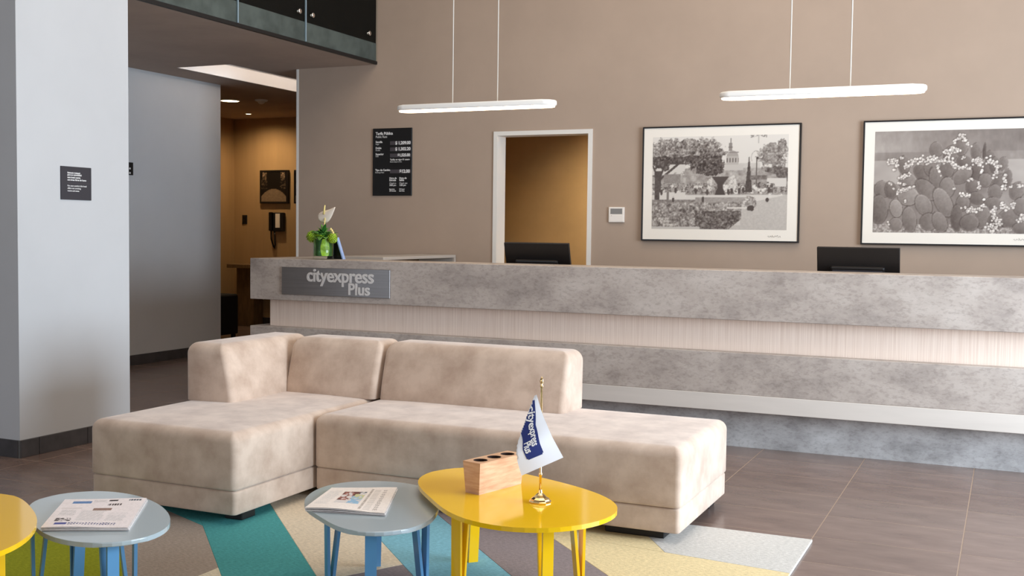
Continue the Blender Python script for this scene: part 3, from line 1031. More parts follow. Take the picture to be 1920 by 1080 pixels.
# prickly pear: crop coordinates (240..1340 wide, 185..910 high)
NX, NY = 290, 200
uu, vv = np.meshgrid(np.linspace(230, 1375, NX), np.linspace(910, 178, NY))
fine = vnoise(NY, NX, 60, 90, 3, .8)
mid = vnoise(NY, NX, 12, 40, 4, .6)
big = vnoise(NY, NX, 6, 5, 3, .5)
g = 0.46 + 0.25 * (big - .5) + 0.12 * (mid - .5)
g = np.where(vv < 330, g + 0.10 * np.clip((900 - uu) / 500, -.6, 1), g)
g = np.where((vv > 390) & (vv < 560) & ((uu < 420) | (uu > 1150)), 0.62 + .2 * (big - .5), g)
g = np.where((vv > 840 + 20 * mid), 0.55 + 0.9 * (fine - .5), g)
pads = [(680, 315, 45, 52, 0, .36), (960, 335, 34, 58, 0, .34), (1018, 330, 12, 55, 5, .2), (1150, 420, 34, 45, 20, .36), (860, 300, 42, 58, 10, .36), (450, 420, 42, 62, 0, .34), (780, 350, 45, 60, 20, .33), (1060, 380, 32, 50, 0, .3),
        (1180, 520, 34, 60, 10, .3), (1250, 610, 46, 60, 25, .35), (300, 595, 62, 58, 0, .38), (275, 740, 62, 100, 0, .30), (360, 600, 45, 60, -10, .3), (590, 490, 75, 46, 40, .31), (650, 440, 52, 62, 0, .38), (760, 455, 48, 66, 10, .32),
        (880, 400, 50, 40, 0, .30), (960, 470, 40, 62, 0, .26), (870, 500, 76, 48, -35, .38), (1040, 470, 40, 66, 10, .28), (1095, 430, 36, 55, 0, .3), (1120, 560, 34, 66, 20, .31), (480, 540, 62, 58, 0, .40), (700, 560, 50, 120, -20, .33),
        (620, 600, 95, 52, 42, .37), (765, 585, 52, 72, 0, .38), (940, 580, 42, 52, 10, .31), (1030, 535, 45, 48, 0, .35), (1100, 620, 44, 54, 0, .34), (975, 660, 56, 42, 10, .30), (1090, 700, 60, 44, 0, .33), (880, 695, 46, 54, 0, .36),
        (485, 645, 74, 66, 10, .47), (400, 735, 44, 64, -12, .50), (600, 710, 54, 78, -30, .42), (740, 690, 56, 110, -28, .41), (500, 815, 48, 90, -8, .38), (400, 850, 46, 46, 0, .40), (640, 830, 60, 60, 30, .36), (720, 830, 48, 74, -25, .38),
        (840, 800, 40, 90, 0, .26), (1020, 790, 46, 82, 8, .37), (930, 835, 64, 56, 0, .32), (1200, 800, 74, 60, -15, .33), (1110, 830, 50, 60, 0, .3), (1280, 720, 50, 60, 0, .38), (1290, 870, 60, 40, 0, .34)]
for cx, cy, rx, ry, an, sh2 in pads:
    a = math.radians(an)
    x_ = ((uu - cx) * math.cos(a) + (vv - cy) * math.sin(a)) / rx
    y_ = (-(uu - cx) * math.sin(a) + (vv - cy) * math.cos(a)) / ry
    d = np.hypot(x_, y_)
    g = np.where((d < 1.14) & (d >= 1.0) & ((x_ < 0) | (y_ > 0)), g * 0.62, g)
    g = np.where(d < 1, sh2 + 0.10 * (-y_ + x_) * .6 + 0.12 * (fine - .5) + .06 * (mid - .5), g)
    g = np.where((d < 1) & (d > .93), g * 1.18, g)
rp = random.Random(11)
arcs = [((350, 385), (375, 405), 30, 26), ((380, 450), (405, 420), 16, 10), ((430, 372), (430, 372), 12, 4), ((460, 430), (590, 380), 30, 34), ((600, 400), (690, 390), 30, 34), ((650, 360), (690, 400), 22, 14), ((690, 430), (720, 510), 10, 6),
        ((740, 400), (790, 310), 34, 34), ((790, 310), (840, 330), 26, 22), ((770, 390), (835, 450), 24, 26), ((800, 270), (850, 215), 18, 16), ((850, 212), (925, 290), 16, 26), ((860, 440), (925, 445), 16, 14), ((865, 380), (885, 365), 14, 7),
        ((945, 390), (1000, 430), 28, 24), ((970, 375), (985, 440), 22, 14), ((1040, 385), (1115, 430), 26, 26), ((1115, 430), (1085, 515), 18, 18), ((1000, 490), (1010, 460), 8, 5), ((1165, 490), (1165, 590), 16, 20), ((1140, 570), (1180, 620), 18, 10),
        ((985, 550), (990, 595), 12, 8), ((915, 535), (945, 525), 12, 6), ((410, 520), (490, 492), 20, 26), ((400, 550), (450, 565), 12, 8), ((400, 620), (530, 575), 16, 26), ((850, 630), (925, 645), 14, 18), ((900, 740), (945, 750), 30, 30),
        ((975, 750), (1045, 715), 20, 18), ((1090, 740), (1105, 780), 28, 22), ((1150, 700), (1180, 740), 24, 18), ((1225, 690), (1230, 745), 14, 10), ((1065, 860), (1150, 830), 34, 34), ((1090, 890), (1110, 870), 28, 14), ((1270, 810), (1310, 790), 28, 20),
        ((1245, 570), (1285, 575), 16, 8), ((465, 675), (470, 690), 8, 5), ((350, 545), (385, 600), 8, 5), ((1030, 665), (1020, 675), 8, 3), ((815, 595), (820, 590), 8, 2), ((1210, 580), (1210, 580), 8, 3), ((340, 840), (355, 850), 14, 6)]
for (x0_, y0_), (x1_, y1_), sp_, n_ in arcs:
    for _ in range(n_):
        t = rp.random()
        cx = x0_ + (x1_ - x0_) * t + rp.gauss(0, sp_ * .42)
        cy = y0_ + (y1_ - y0_) * t + rp.gauss(0, sp_ * .42)
        r = rp.uniform(6.5, 10)
        m_ = (uu - cx) ** 2 + (vv - cy) ** 2
        g = np.where((m_ < (r * 1.5) ** 2) & (m_ >= r * r), g * .72, g)
        g = np.where(m_ < r * r, rp.uniform(.82, 1.0) - .12 * ((vv - cy) / r > .4), g)
o = framed('framed_photo', -1.060, 0.232, 1.280, 2.222, -0.973, 0.145, 1.374, 2.138, sepia(g, (58, 46, 41), (240, 230, 220)), 'framed sepia photograph of a prickly pear cactus with pale fruit')
signature(0.01, 1.332, o)

# ================================================================ THERMOSTAT
th = thing('thermostat', (-3.04, YB, 1.5), 'small white thermostat on the taupe wall beside the doorway', 'thermostat')
box('casing', -3.109, -2.971, YB - 0.018, YB, 1.434, 1.562, M['plastic_w'], th, 0.004)
box('display', -3.092, -2.988, YB - 0.0195, YB - 0.0175, 1.503, 1.549, M['lcd'], th)
box('flap', -3.100, -2.980, YB - 0.0198, YB - 0.0175, 1.442, 1.495, M['plastic_w'], th, 0.001, 1)
box('button', -3.085, -3.079, YB - 0.021, YB - 0.019, 1.487, 1.491, M['lcd'], th)

# ================================================================ SIGNS ON THE LEFT
ns = thing('notice_plate', (PX, 5.08, 1.6), 'small dark notice plate with white lines of text on the white pier', 'sign')
box('plate', PX, PX + 0.006, 4.955, 5.197, 1.506, 1.706, M['slate'], ns, 0.002, 1)
for s, z, sz, bd in (('Estimado huésped,', 1.664, 0.0135, .0004), ('para su comodidad', 1.6515, 0.0145, .0004), ('este hotel cuenta', 1.636, 0.0145, .0004), ('con áreas libres de humo', 1.6215, 0.0145, .0004),
                     ('For your comfort this hotel', 1.586, 0.0135, .0002), ('offers non smoking', 1.571, 0.0135, .0002), ('rooms and areas', 1.556, 0.0135, .0002)):
    text('lettering', s, sz, on_right(5.005, z, PX + 0.0066), M['ink'], ns, bold=bd)
box('rule_line', PX + 0.006, PX + 0.0066, 5.005, 5.196, 1.606, 1.608, M['signgrey'], ns)
bs = thing('direction_plate', (-7.755, 8.2, 1.9), 'small black plate with white pictograms on the corridor wall', 'sign')
box('plate', -7.755, -7.748, 8.05, 8.292, 1.842, 1.964, M['black'], bs, 0.002, 1)
lathe('pictogram', [(0.012, 0), (0.012, 0.0006)], (0, 0, 0), M['ink'], None, 16)
pg_ = bpy.data.objects['pictogram']
bpy.data.objects.remove(pg_)
for zz in (1.905, 1.862):
    tube('pictogram', [(-7.749, 8.247, zz), (-7.7472, 8.247, zz)], 0.010, M['ink'], bs, 14)

# ================================================================ HALL
struct('ceiling_coffer', [(-7.33, -6.69, 8.42, 11.21, 2.995, 3.02), (-7.33, -7.318, 8.42, 11.21, ZS + 0.001, 2.995), (-6.702, -6.69, 8.42, 11.21, ZS + 0.001, 2.995), (-7.318, -6.702, 8.42, 8.432, ZS + 0.001, 2.995), (-7.318, -6.702, 11.198, 11.21, ZS + 0.001, 2.995)], M['ceilpanel'], 'white recessed coffer in the hall ceiling')
cv = thing('added_cove_light', (-6.72, 9.8, ZS + 0.03), 'added light strip hidden behind the coffer lip to brighten the white coffer', 'lamp')  # added light source, put in to brighten the white coffer
box('lip', -6.735, -6.703, 8.45, 11.18, ZS + 0.004, ZS + 0.02, M['ceilpanel'], cv)
box('added_light_strip', -6.725, -6.71, 8.47, 11.16, ZS + 0.021, ZS + 0.028, M['downl'], cv)
cl_ = area('bulb', (0, 0, 0.012), (PI, 0, 0), 0.02, 2.6, 5, (1.0, 0.95, 0.93))  # light of the added strip, aimed up at the coffer top
cl_.parent = cv
cl_.rotation_euler = (0, math.radians(180 - 25), 0)
d1 = thing('downlight', (-8.58, 10.79, ZS), 'large round recessed downlight in the hall ceiling', 'lamp', 'hall downlights')
lathe('rim', [(0.125, 0), (0.125, -0.006), (0.108, -0.010), (0.108, 0)], (-8.58, 10.79, ZS), M['lamp'], d1, 32, capt=False, capb=False)
lathe('lens', [(0.107, -0.0005), (0.107, -0.007)], (-8.58, 10.79, ZS), M['downl'], d1, 32)
d2_ = thing('downlight', (-9.325, 12.11, ZS), 'small round spotlight in the hall ceiling by the tan wall', 'lamp', 'hall downlights')
lathe('rim', [(0.045, 0), (0.045, -0.006), (0.036, -0.008), (0.036, 0)], (-9.325, 12.11, ZS), M['lamp'], d2_, 24, capt=False, capb=False)
lathe('lens', [(0.035, -0.0005), (0.035, -0.006)], (-9.325, 12.11, ZS), M['downl'], d2_, 24)


def spot(name, loc, tgt, power, col, ang, blend, parent, size=0.03):
    l = bpy.data.lights.new(name, 'SPOT')
    l.energy, l.color, l.spot_size, l.spot_blend, l.shadow_soft_size = power, col, math.radians(ang), blend, size
    o = bpy.data.objects.new(name, l)
    COL.objects.link(o)
    o.parent = parent
    base = ROOTS[parent.name]
    o.location = Vector(loc) - base
    o.rotation_euler = (Vector(tgt) - Vector(loc)).to_track_quat('-Z', 'Y').to_euler()
    return o


spot('bulb', (-9.325, 12.11, ZS - 0.02), (-9.36, 12.40, 1.2), 52, (1.0, 0.72, 0.42), 150, 1.0, d2_)
spot('bulb', (-8.58, 10.79, ZS - 0.02), (-8.58, 10.79, 0), 16, (1.0, 0.76, 0.48), 130, 0.8, d1)

sd_ = thing('smoke_detector', (-8.172, 10.857, ZS), 'round smoke detector on the hall ceiling', 'detector')
lathe('base', [(0.075, 0), (0.075, -0.014), (0.06, -0.02)], (-8.172, 10.857, ZS), M['ceilpanel'], sd_, 28, capb=False)
lathe('sensor_head', [(0.05, -0.019), (0.035, -0.04), (0.02, -0.05), (0.012, -0.052)], (-8.172, 10.857, ZS), M['plastic_w'], sd_, 24, capb=False)
spk = thing('sprinkler', (-6.915, 9.187, 2.995), 'small sprinkler head in the white ceiling coffer', 'sprinkler')
lathe('escutcheon', [(0.03, 0), (0.03, -0.004), (0.012, -0.008)], (-6.915, 9.187, 2.995), M['chrome'], spk, 20, capb=False)
lathe('deflector', [(0.006, -0.007), (0.006, -0.03), (0.018, -0.031), (0.018, -0.033), (0.0, -0.034)], (-6.915, 9.187, 2.995), M['chrome'], spk, 16, capb=False, capt=False)

# hall pictures
YH = 12.7
NX, NY = 44, 50
uu, vv = np.meshgrid(np.linspace(-1, 1, NX), np.linspace(0, 1, NY))
g = 0.03 + 0 * uu
fine = vnoise(NY, NX, 24, 22, 3, .8)
g = np.where(vv < 0.42 - .24 * uu * uu - .0, 0.50 + .15 * (fine - .5), g)
g = np.where((np.abs(np.abs(uu) - .72) < .16) & (vv > .72) & (vv < .96), 0.25 + 1.4 * (fine - .42), g)
g = np.where((np.abs(uu) > .5) & (vv > .42) & (vv < .72) & (fine > .55), 0.3, g)
hp = np.clip(g, 0, 1)[..., None]
hcol = np.array([12, 9, 8]) * (1 - hp) + np.array([240, 205, 165]) * hp
framed('hall_picture', -9.555, -9.085, 1.690, 2.148, -9.535, -9.115, 1.715, 2.135, hcol, 'small black framed photograph of a lit passage on the tan wall', YH, 0.022, 0.04, False)
framed('hall_picture', -8.985, -8.515, 1.690, 2.148, -8.965, -8.545, 1.715, 2.135, hcol[:, ::-1], 'black framed photograph half hidden by the white corner bead', YH, 0.022, 0.04, False)

sw = thing('light_switch', (-9.84, YH, 1.46), 'small black switch plate on the tan hall wall', 'switch')
box('plate', -9.882, -9.798, YH - 0.010, YH, 1.402, 1.528, M['black'], sw, 0.003, 1)
box('rocker', -9.862, -9.818, YH - 0.014, YH - 0.009, 1.43, 1.50, M['blackgloss'], sw, 0.002, 1)
ph = thing('wall_phone', (-9.27, YH, 1.43), 'black wall phone with white card below the hall picture', 'telephone')
box('body', -9.33, -9.150, YH - 0.06, YH, 1.305, 1.565, M['black'], ph, 0.01)
box('handset', -9.366, -9.315, YH - 0.10, YH - 0.045, 1.31, 1.57, M['blackgloss'], ph, 0.014)
box('card', -9.275, -9.200, YH - 0.064, YH - 0.0595, 1.355, 1.55, M['paper'], ph)
tube('cord', [(-9.34, YH - 0.07, 1.32), (-9.345, YH - 0.06, 1.2), (-9.325, YH - 0.04, 1.10), (-9.312, YH - 0.03, 1.07), (-9.300, YH - 0.035, 1.12), (-9.30, YH - 0.045, 1.31)], 0.011, M['blackgloss'], ph, 8)

ct = thing('console_table', (-9.1, 12.45, 0), 'wooden console table against the tan hall wall', 'table')
box('table_top', -9.80, -8.2, 12.25, 12.68, 0.80, 0.85, M['darkwood'], ct, 0.003, 1)
box('end_panel', -9.79, -9.50, 12.45, 12.66, 0.0, 0.80, M['darkwood'], ct, 0.003, 1)
box('end_panel', -8.48, -8.22, 12.45, 12.66, 0.0, 0.80, M['darkwood'], ct, 0.003, 1)
ot = thing('ottoman', (-8.79, 10.75, 0), 'low black upholstered ottoman in the hall beyond the corridor wall', 'ottoman')
cushion('seat', -9.03, -8.575, 10.55, 10.95, 0.06, 0.545, M['blackfab'], ot, 0.03, 0.03)
for xx in (-8.99, -8.62):
    for yy in (10.6, 10.9):
        box('leg', xx - 0.02, xx + 0.02, yy - 0.02, yy + 0.02, 0, 0.062, M['black'], ot)

# back office lamp (lights the tan wall seen through the doorway)
ol = thing('office_lamp', (-3.0, 9.55, 2.6), 'round warm ceiling lamp of the back office', 'lamp')
lathe('lens', [(0.12, 0), (0.12, -0.02), (0.1, -0.03)], (-3.0, 9.55, 2.6), M['downl'], ol, 24)
spot('bulb', (-3.0, 9.55, 2.56), (-3.25, 10.25, 0.9), 150, (1.0, 0.78, 0.48), 120, 0.9, ol)

# ================================================================ RUG
RX_0, RX_1, RY_0, RY_1, RZ = -4.0, -0.757, 1.9, 4.937, 0.012
rug = thing('rug', (-2.4, 3.4, 0), 'flat-woven rug of diagonal colour fields under the sofa and tables', 'rug')


def clip(poly, a, b, c):           # keep a x + b y >= c
    out = []
    for i in range(len(poly)):
        p, q = poly[i], poly[(i + 1) % len(poly)]
        dp, dq = a * p[0] + b * p[1] - c, a * q[0] + b * q[1] - c
        if dp >= 0: out.append(p)
        if dp * dq < 0:
            t = dp / (dp - dq)
            out.append((p[0] + (q[0] - p[0]) * t, p[1] + (q[1] - p[1]) * t))
    return out


rect = [(RX_0, RY_0), (RX_1, RY_0), (RX_1, RY_1), (RX_0, RY_1)]


def patch(poly, key):
    if len(poly) >= 3:
        prism('colour_field', poly, 0.0005, RZ, M['rug_' + key], rug, 0.0015, 1)


def stripe(s0, s1, poly=rect):
    return clip(clip(poly, 1, 1, s0), -1, -1, -s1)


patch(clip(rect, -1, -1, -0.15), 'green')
g0 = stripe(0.15, 0.65)
g1 = clip(g0, -0.43, -1, -(3.925 + 0.43 * -3.28))
patch(clip(g1, -1, 0, 2.81), 'taupe')
patch(clip(g0, 0.43, 1, 3.925 + 0.43 * -3.28), 'teal')
patch(clip(g1, 1, 0, -2.81), 'cream')
patch(stripe(0.65, 1.137), 'teal')
b0 = stripe(1.137, 1.637)
patch(clip(b0, -1, 0.55, 2.30 + .55 * 3.60), 'beige')
patch(clip(b0, 1, -0.55, -(2.30 + .55 * 3.60)), 'mauve')
patch(stripe(1.637, 2.147), 'aqua')
patch(stripe(2.147, 2.655), 'mauve')
s0 = stripe(2.655, 99)
# pale corner: above a bent line through (-1.423,4.663), (-1.285,4.455), (-0.75,4.40)
pale = clip(clip(s0, 0.83, 0.55, 0.83 * -1.285 + 0.55 * 4.455), 0.105, 1, 0.105 * -1.285 + 4.455)
rest1 = clip(s0, -0.105, -1, -(0.105 * -1.285 + 4.455))
rest2 = clip(clip(s0, 0.105, 1, 0.105 * -1.285 + 4.455), -0.83, -0.55, -(0.83 * -1.285 + 0.55 * 4.455))
patch(pale, 'pale')
patch(rest1, 'sand')
patch(rest2, 'sand')

# ================================================================ SOFA MODULES
def feet(root, lst, z0):
    for x, y in lst:
        box('foot', x - 0.05, x + 0.05, y - 0.05, y + 0.05, z0, 0.058, M['foot'], root, 0.004, 1)


def lean_back(y0, y1, z0, z1, amt):       # front face leans towards the back
    def f(p):
        t = max(0, (p.z - z0) / (z1 - z0)) ** 1.3
        k = (y1 - p.y) / (y1 - y0)
        return Vector((p.x, p.y + amt * t * k, p.z))
    return f


def lean_left(x0, x1, z0, z1, amt):
    def f(p):
        t = max(0, (p.z - z0) / (z1 - z0)) ** 1.3
        k = (p.x - x0) / (x1 - x0)
        return Vector((p.x - amt * t * k, p.y, p.z))
    return f


SU = M['suede']
ch = thing('chaise_module', (-3.565, 4.7, 0), 'beige suede corner chaise with raised corner backrest', 'sofa')
cushion('base', -3.990, -3.142, 3.982, 5.44, 0.055, 0.164, SU, ch, 0.02, 0.012, 0.006, 0)
cushion('seat', -3.995, -3.138, 3.976, 5.44, 0.165, 0.430, SU, ch, 0.028, 0.05, 0.012, 0.006)
cushion('side_back', -3.992, -3.685, 4.65, 5.435, 0.428, 0.738, SU, ch, 0.03, 0.06, 0.006, 0.004, lean_left(-3.992, -3.685, 0.43, 0.738, 0.07))
cushion('rear_back', -3.70, -3.118, 5.125, 5.44, 0.428, 0.738, SU, ch, 0.03, 0.06, 0.006, 0.004, lean_back(5.125, 5.44, 0.43, 0.738, 0.09))
feet(ch, [(-3.92, 4.12), (-3.22, 4.12), (-3.92, 4.86), (-3.22, 4.86)], RZ)
feet(ch, [(-3.92, 5.36), (-3.22, 5.36)], 0.0)
so = thing('sofa_module', (-2.2, 5.0, 0), 'beige suede bench sofa with a backrest along part of its rear', 'sofa')
cushion('base', -3.128, -1.264, 4.592, 5.44, 0.055, 0.164, SU, so, 0.02, 0.012, 0.006, 0)
cushion('seat', -3.132, -1.258, 4.586, 5.44, 0.165, 0.430, SU, so, 0.028, 0.05, 0.012, 0.006)
cushion('rear_back', -3.100, -2.025, 5.145, 5.44, 0.428, 0.738, SU, so, 0.03, 0.06, 0.006, 0.004, lean_back(5.145, 5.44, 0.43, 0.738, 0.09))
feet(so, [(-3.05, 4.72), (-2.2, 4.72)], RZ)
box('foot', -1.62, -1.345, 4.65, 4.75, RZ, 0.058, M['foot'], so, 0.004, 1)
feet(so, [(-3.05, 5.36), (-2.2, 5.36), (-1.36, 5.36)], 0.0)

# ================================================================ NEST TABLES
def leg_mesh(foot, z1, z0, ang, spread=0.048, wd_=0.040, th=0.011):
    """V-shaped leg: an upright outer flat bar and an inner bar leaning away from it, joined at the foot"""
    bm = bmesh.new()
    rad = Vector((math.cos(ang), math.sin(ang), 0))
    tan = Vector((-rad.y, rad.x, 0))
    f = Vector((foot[0], foot[1], 0))
    for (o0, o1) in ((0.0, 0.004), (-th * 1.05, -spread)):
        vs = []
        for z, o in ((z0, o0), (z1, o1)):
            c = f + rad * o + Vector((0, 0, z))
            vs.append([bm.verts.new(c + rad * a_ + tan * b_) for a_, b_ in ((0, -wd_ / 2), (0, wd_ / 2), (-th, wd_ / 2), (-th, -wd_ / 2))])
        for k in range(4):
            bm.faces.new((vs[0][k], vs[0][(k + 1) % 4], vs[1][(k + 1) % 4], vs[1][k]))
        bm.faces.new(vs[0][::-1])
        bm.faces.new(vs[1])
    return bm_mesh(bm)


def table(outline, ztop, mt, ml, legs, label):
    cx = sum(p[0] for p in outline) / len(outline)
    cy = sum(p[1] for p in outline) / len(outline)
    t = thing('nest_table', (cx, cy, RZ), label, 'table', 'low nest tables')
    prism('table_top', smooth_outline(outline), ztop - 0.016, ztop, mt, t, 0.004, 2)
    for (x, y, ang) in legs:
        link('leg', leg_mesh((x, y), ztop - 0.016, RZ, math.atan2(y - cy, x - cx) + ang), ml, t)
    return t


OY = [(-2.041, 3.682), (-2.078, 3.787), (-2.081, 3.894), (-2.05, 3.973), (-1.989, 4.021), (-1.901, 4.039), (-1.801, 4.029), (-1.668, 3.989), (-1.534, 3.933), (-1.423, 3.872), (-1.336, 3.804), (-1.266, 3.732), (-1.234, 3.679), (-1.215, 3.606), (-1.217, 3.524), (-1.248, 3.424), (-1.304, 3.351), (-1.359, 3.301), (-1.421, 3.27), (-1.513, 3.26), (-1.621, 3.281), (-1.74, 3.355), (-1.868, 3.477), (-1.97, 3.59)]
OB = [(-2.324, 3.345), (-2.384, 3.452), (-2.417, 3.581), (-2.393, 3.696), (-2.334, 3.759), (-2.235, 3.799), (-2.113, 3.799), (-1.998, 3.727), (-1.903, 3.606), (-1.829, 3.426), (-1.809, 3.292), (-1.849, 3.181), (-1.918, 3.124), (-2.003, 3.126), (-2.095, 3.171), (-2.213, 3.247)]
OB2 = [(-3.144, 2.84), (-3.205, 2.913), (-3.232, 2.998), (-3.214, 3.083), (-3.154, 3.143), (-3.066, 3.174), (-2.941, 3.166), (-2.777, 3.096), (-2.627, 2.98), (-2.553, 2.877), (-2.528, 2.781), (-2.548, 2.694), (-2.605, 2.638), (-2.693, 2.614), (-2.808, 2.625), (-2.956, 2.696)]
OY2 = [(-3.42, 2.60), (-3.40, 2.75), (-3.36, 2.82), (-3.293, 2.85), (-3.222, 2.845), (-3.12, 2.801), (-3.005, 2.734), (-2.911, 2.664), (-2.813, 2.566), (-2.745, 2.463), (-2.711, 2.383), (-2.699, 2.28), (-2.75, 2.16), (-2.88, 2.10), (-3.10, 2.16), (-3.32, 2.38)]
ZY, ZB = 0.385, 0.345
table(OY, ZY, M['yellow'], M['yellow'], [(-1.755, 3.45, 0.4), (-1.957, 3.985, 0.0), (-1.405, 3.45, 0.0), (-1.427, 3.85, 0.0)], 'low glossy yellow table holding the flag and the wooden block')
table(OB, ZB, M['blue'], M['bluelg'], [(-2.265, 3.40, 0.5), (-1.965, 3.22, 0.0), (-2.275, 3.76, 0.2), (-1.930, 3.55, 0.55)], 'low blue table, pale reflection painted into its top, tucked half under the flag table, newspaper on it')
table(OB2, ZB, M['blue'], M['bluelg'], [(-3.085, 2.80, 0.5), (-3.140, 3.05, 0.2), (-2.617, 2.70, 0.3), (-2.690, 2.88, 1.0)], 'low blue table, pale reflection painted into its top, in front of the chaise, newspaper on it')
table(OY2, ZY, M['yellow'], M['yellow'], [(-2.785, 2.40, 0.0), (-3.25, 2.74, 0.0), (-3.27, 2.35, 0.0), (-2.86, 2.17, 0.0)], 'empty low glossy yellow table beside the chaise-side newspaper table')


# ================================================================ NEWSPAPERS
def newspaper(corners, z, col, label, bend):
    """corners: back-left, back-right, front-right, front-left (world xy)"""
    A_, B_, C_, D_ = [np.array(c) for c in corners]
    t = thing('newspaper', (*((A_ + B_ + C_ + D_) / 4), z), label, 'newspaper', 'folded newspapers')
    ny, nx = col.shape[:2]

    def P(u, v):
        return (D_ * (1 - u) + C_ * u) * (1 - v) + (A_ * (1 - u) + B_ * u) * v

    def hgt(u, v, k):
        return bend * (0.35 * math.sin(u * 3.3 + k) + 0.65 * math.sin(PI * u)) * (1 - v) ** 2 + 0.0015 * math.sin(5 * u + 3 * v + k)
    # inner sections: three thin folded sheets, each a little out of register
    for k in range(3):
        zz = z + 0.0005 + 0.0034 * k
        bm = bmesh.new()
        n = 14
        lo, hi = [], []
        off = np.array([0.004 * math.sin(k * 2.1), 0.005 * math.cos(k * 1.7)])
        for j in range(n + 1):
            for i in range(n + 1):
                p = P(i / n, j / n) + off * (1 if k < 2 else 0)
                h_ = max(0, hgt(i / n, j / n, 0.3 * k)) * (k / 2)
                lo.append(bm.verts.new((p[0], p[1], zz + h_)))
                hi.append(bm.verts.new((p[0], p[1], zz + 0.0028 + h_)))
        W_ = n + 1
        for j in range(n):
            for i in range(n):
                a = j * W_ + i
                bm.faces.new((hi[a], hi[a + 1], hi[a + W_ + 1], hi[a + W_]))
                bm.faces.new((lo[a], lo[a + W_], lo[a + W_ + 1], lo[a + 1]))
        for i in range(n):
            for a, b in ((i, i + 1), (n * W_ + i + 1, n * W_ + i), ((i + 1) * W_, i * W_), (i * W_ + n, (i + 1) * W_ + n)):
                bm.faces.new((lo[a], lo[b], hi[b], hi[a]))
        link('page_section', bm_mesh(bm), M['newsedge'], t, False)
    me = bpy.data.meshes.new('front_page')
    vs = []
    for j in range(ny):
        for i in range(nx):
            u, v = i / (nx - 1), j / (ny - 1)
            p = P(u, v)
            vs.append((p[0], p[1], z + 0.0117 + max(0, hgt(u, v, 0.6))))
    idx = np.arange(nx * ny).reshape(ny, nx)
    me.from_pydata(vs, [], np.stack([idx[:-1, :-1], idx[:-1, 1:], idx[1:, 1:], idx[1:, :-1]], -1).reshape(-1, 4).tolist())
    at = me.color_attributes.new('print', 'FLOAT_COLOR', 'POINT')
    c = np.clip(col, 0, 255) / 255
    c = np.where(c <= 0.04045, c / 12.92, ((c + 0.055) / 1.055) ** 2.4)
    at.data.foreach_set('color', np.concatenate([c, np.ones((ny, nx, 1))], -1).astype(np.float32).ravel())
    link('front_page', me, M['news'], t, True)


def page(nx=150, ny=110):
    u, v = np.meshgrid(np.linspace(0, 1, nx), np.linspace(0, 1, ny))
    return u, v, np.ones((ny, nx, 3)) * np.array([234, 224, 223])


rn = random.Random(4)


def rectm(u, v, x0, x1, y0, y1): return (u > x0) & (u < x1) & (v > y0) & (v < y1)


def lines(c, u, v, x0, x1, y0, y1, n, val=150):
    for k in range(n):
        yy = y0 + (y1 - y0) * (k + .5) / n
        m_ = rectm(u, v, x0, x1 - rn.random() * .03, yy - (y1 - y0) / n * .28, yy + (y1 - y0) / n * .28) & (np.sin(u * 260 + k * 17) > -.55)
        c[m_] = c[m_] * .5 + np.array([val] * 3) * .5


# first paper (on the chaise-side table): masthead strip along its near edge, boxes of adverts
u, v, c = page()
c[rectm(u, v, .12, .26, .085, .15)] = (86, 92, 150)
for k in range(17):
    x = .275 + k * .033
    c[rectm(u, v, x, x + .021, .085, .16) & (np.sin(v * 150 + k * 2.1 + u * 90) > -.4)] = (70, 74, 120)
c[rectm(u, v, .09, .27, .20, .31) & ((vnoise(110, 150, 30, 40, 2)) > .45)] = (110, 104, 104)
lines(c, u, v, .08, .27, .38, .62, 8)
lines(c, u, v, .32, .62, .22, .58, 13, 170)
lines(c, u, v, .66, .90, .22, .50, 10, 170)
c[rectm(u, v, .05, .30, .655, .665)] = (160, 150, 140)
c[rectm(u, v, .13, .36, .83, .91)] = (104, 134, 176)
c[rectm(u, v, .44, .66, .57, .66)] = (150, 124, 112)
c[rectm(u, v, .58, .75, .75, .81) & (np.sin(u * 200) > -.6)] = (84, 74, 72)
c[rectm(u, v, .56, .67, .90, .95)] = (60, 54, 54)
c[rectm(u, v, .80, .95, .90, .955) & (np.sin(u * 190) > -.7)] = (90, 96, 104)
lines(c, u, v, .38, .55, .86, .95, 4)
c += (vnoise(110, 150, 40, 55, 2)[..., None] - .5) * 16
newspaper([(-3.106, 2.971), (-2.857, 3.117), (-2.63, 2.781), (-2.878, 2.649)], ZB, c, 'folded newspaper with a blue printed strip near its edge, on the chaise-side table', 0.003)
# second paper (on the flag-side table): colour photo and a grey headline column
u, v, c = page()
c[:] = (234, 223, 214)
bl = vnoise(110, 150, 14, 18, 4, .6)
ph_ = rectm(u, v, .27, .60, .28, .80)
c[ph_] = (214, 206, 202)
c[ph_ & (bl > .5) & (u < .50) & (v > .42)] = (172, 116, 104)
c[ph_ & (bl > .60) & (u < .50) & (v > .42)] = (110, 76, 70)
c[ph_ & (u > .44) & (v < .62) & (bl > .42)] = (150, 182, 206)
c[ph_ & (u > .46) & (v > .5) & (v < .7) & (bl > .5)] = (200, 196, 150)
c[ph_ & (u > .50) & (v > .7) & (bl > .48)] = (96, 104, 110)
c[rectm(u, v, .64, .675, .08, .92) & (np.sin(v * 120) > -.75)] = (172, 160, 150)
for k in range(10):
    c[rectm(u, v, .83, .885, .08 + k * .082, .08 + k * .082 + .06) & (np.sin(u * 260 + v * 120 + k) > -.35)] = (168, 158, 152)
lines(c, u, v, .05, .23, .2, .85, 14, 176)
for k in range(16):
    c[rectm(u, v, .70, .79, .08 + k * .052, .08 + k * .052 + .018)] = (196, 186, 178)
c += (vnoise(110, 150, 40, 55, 2)[..., None] - .5) * 14
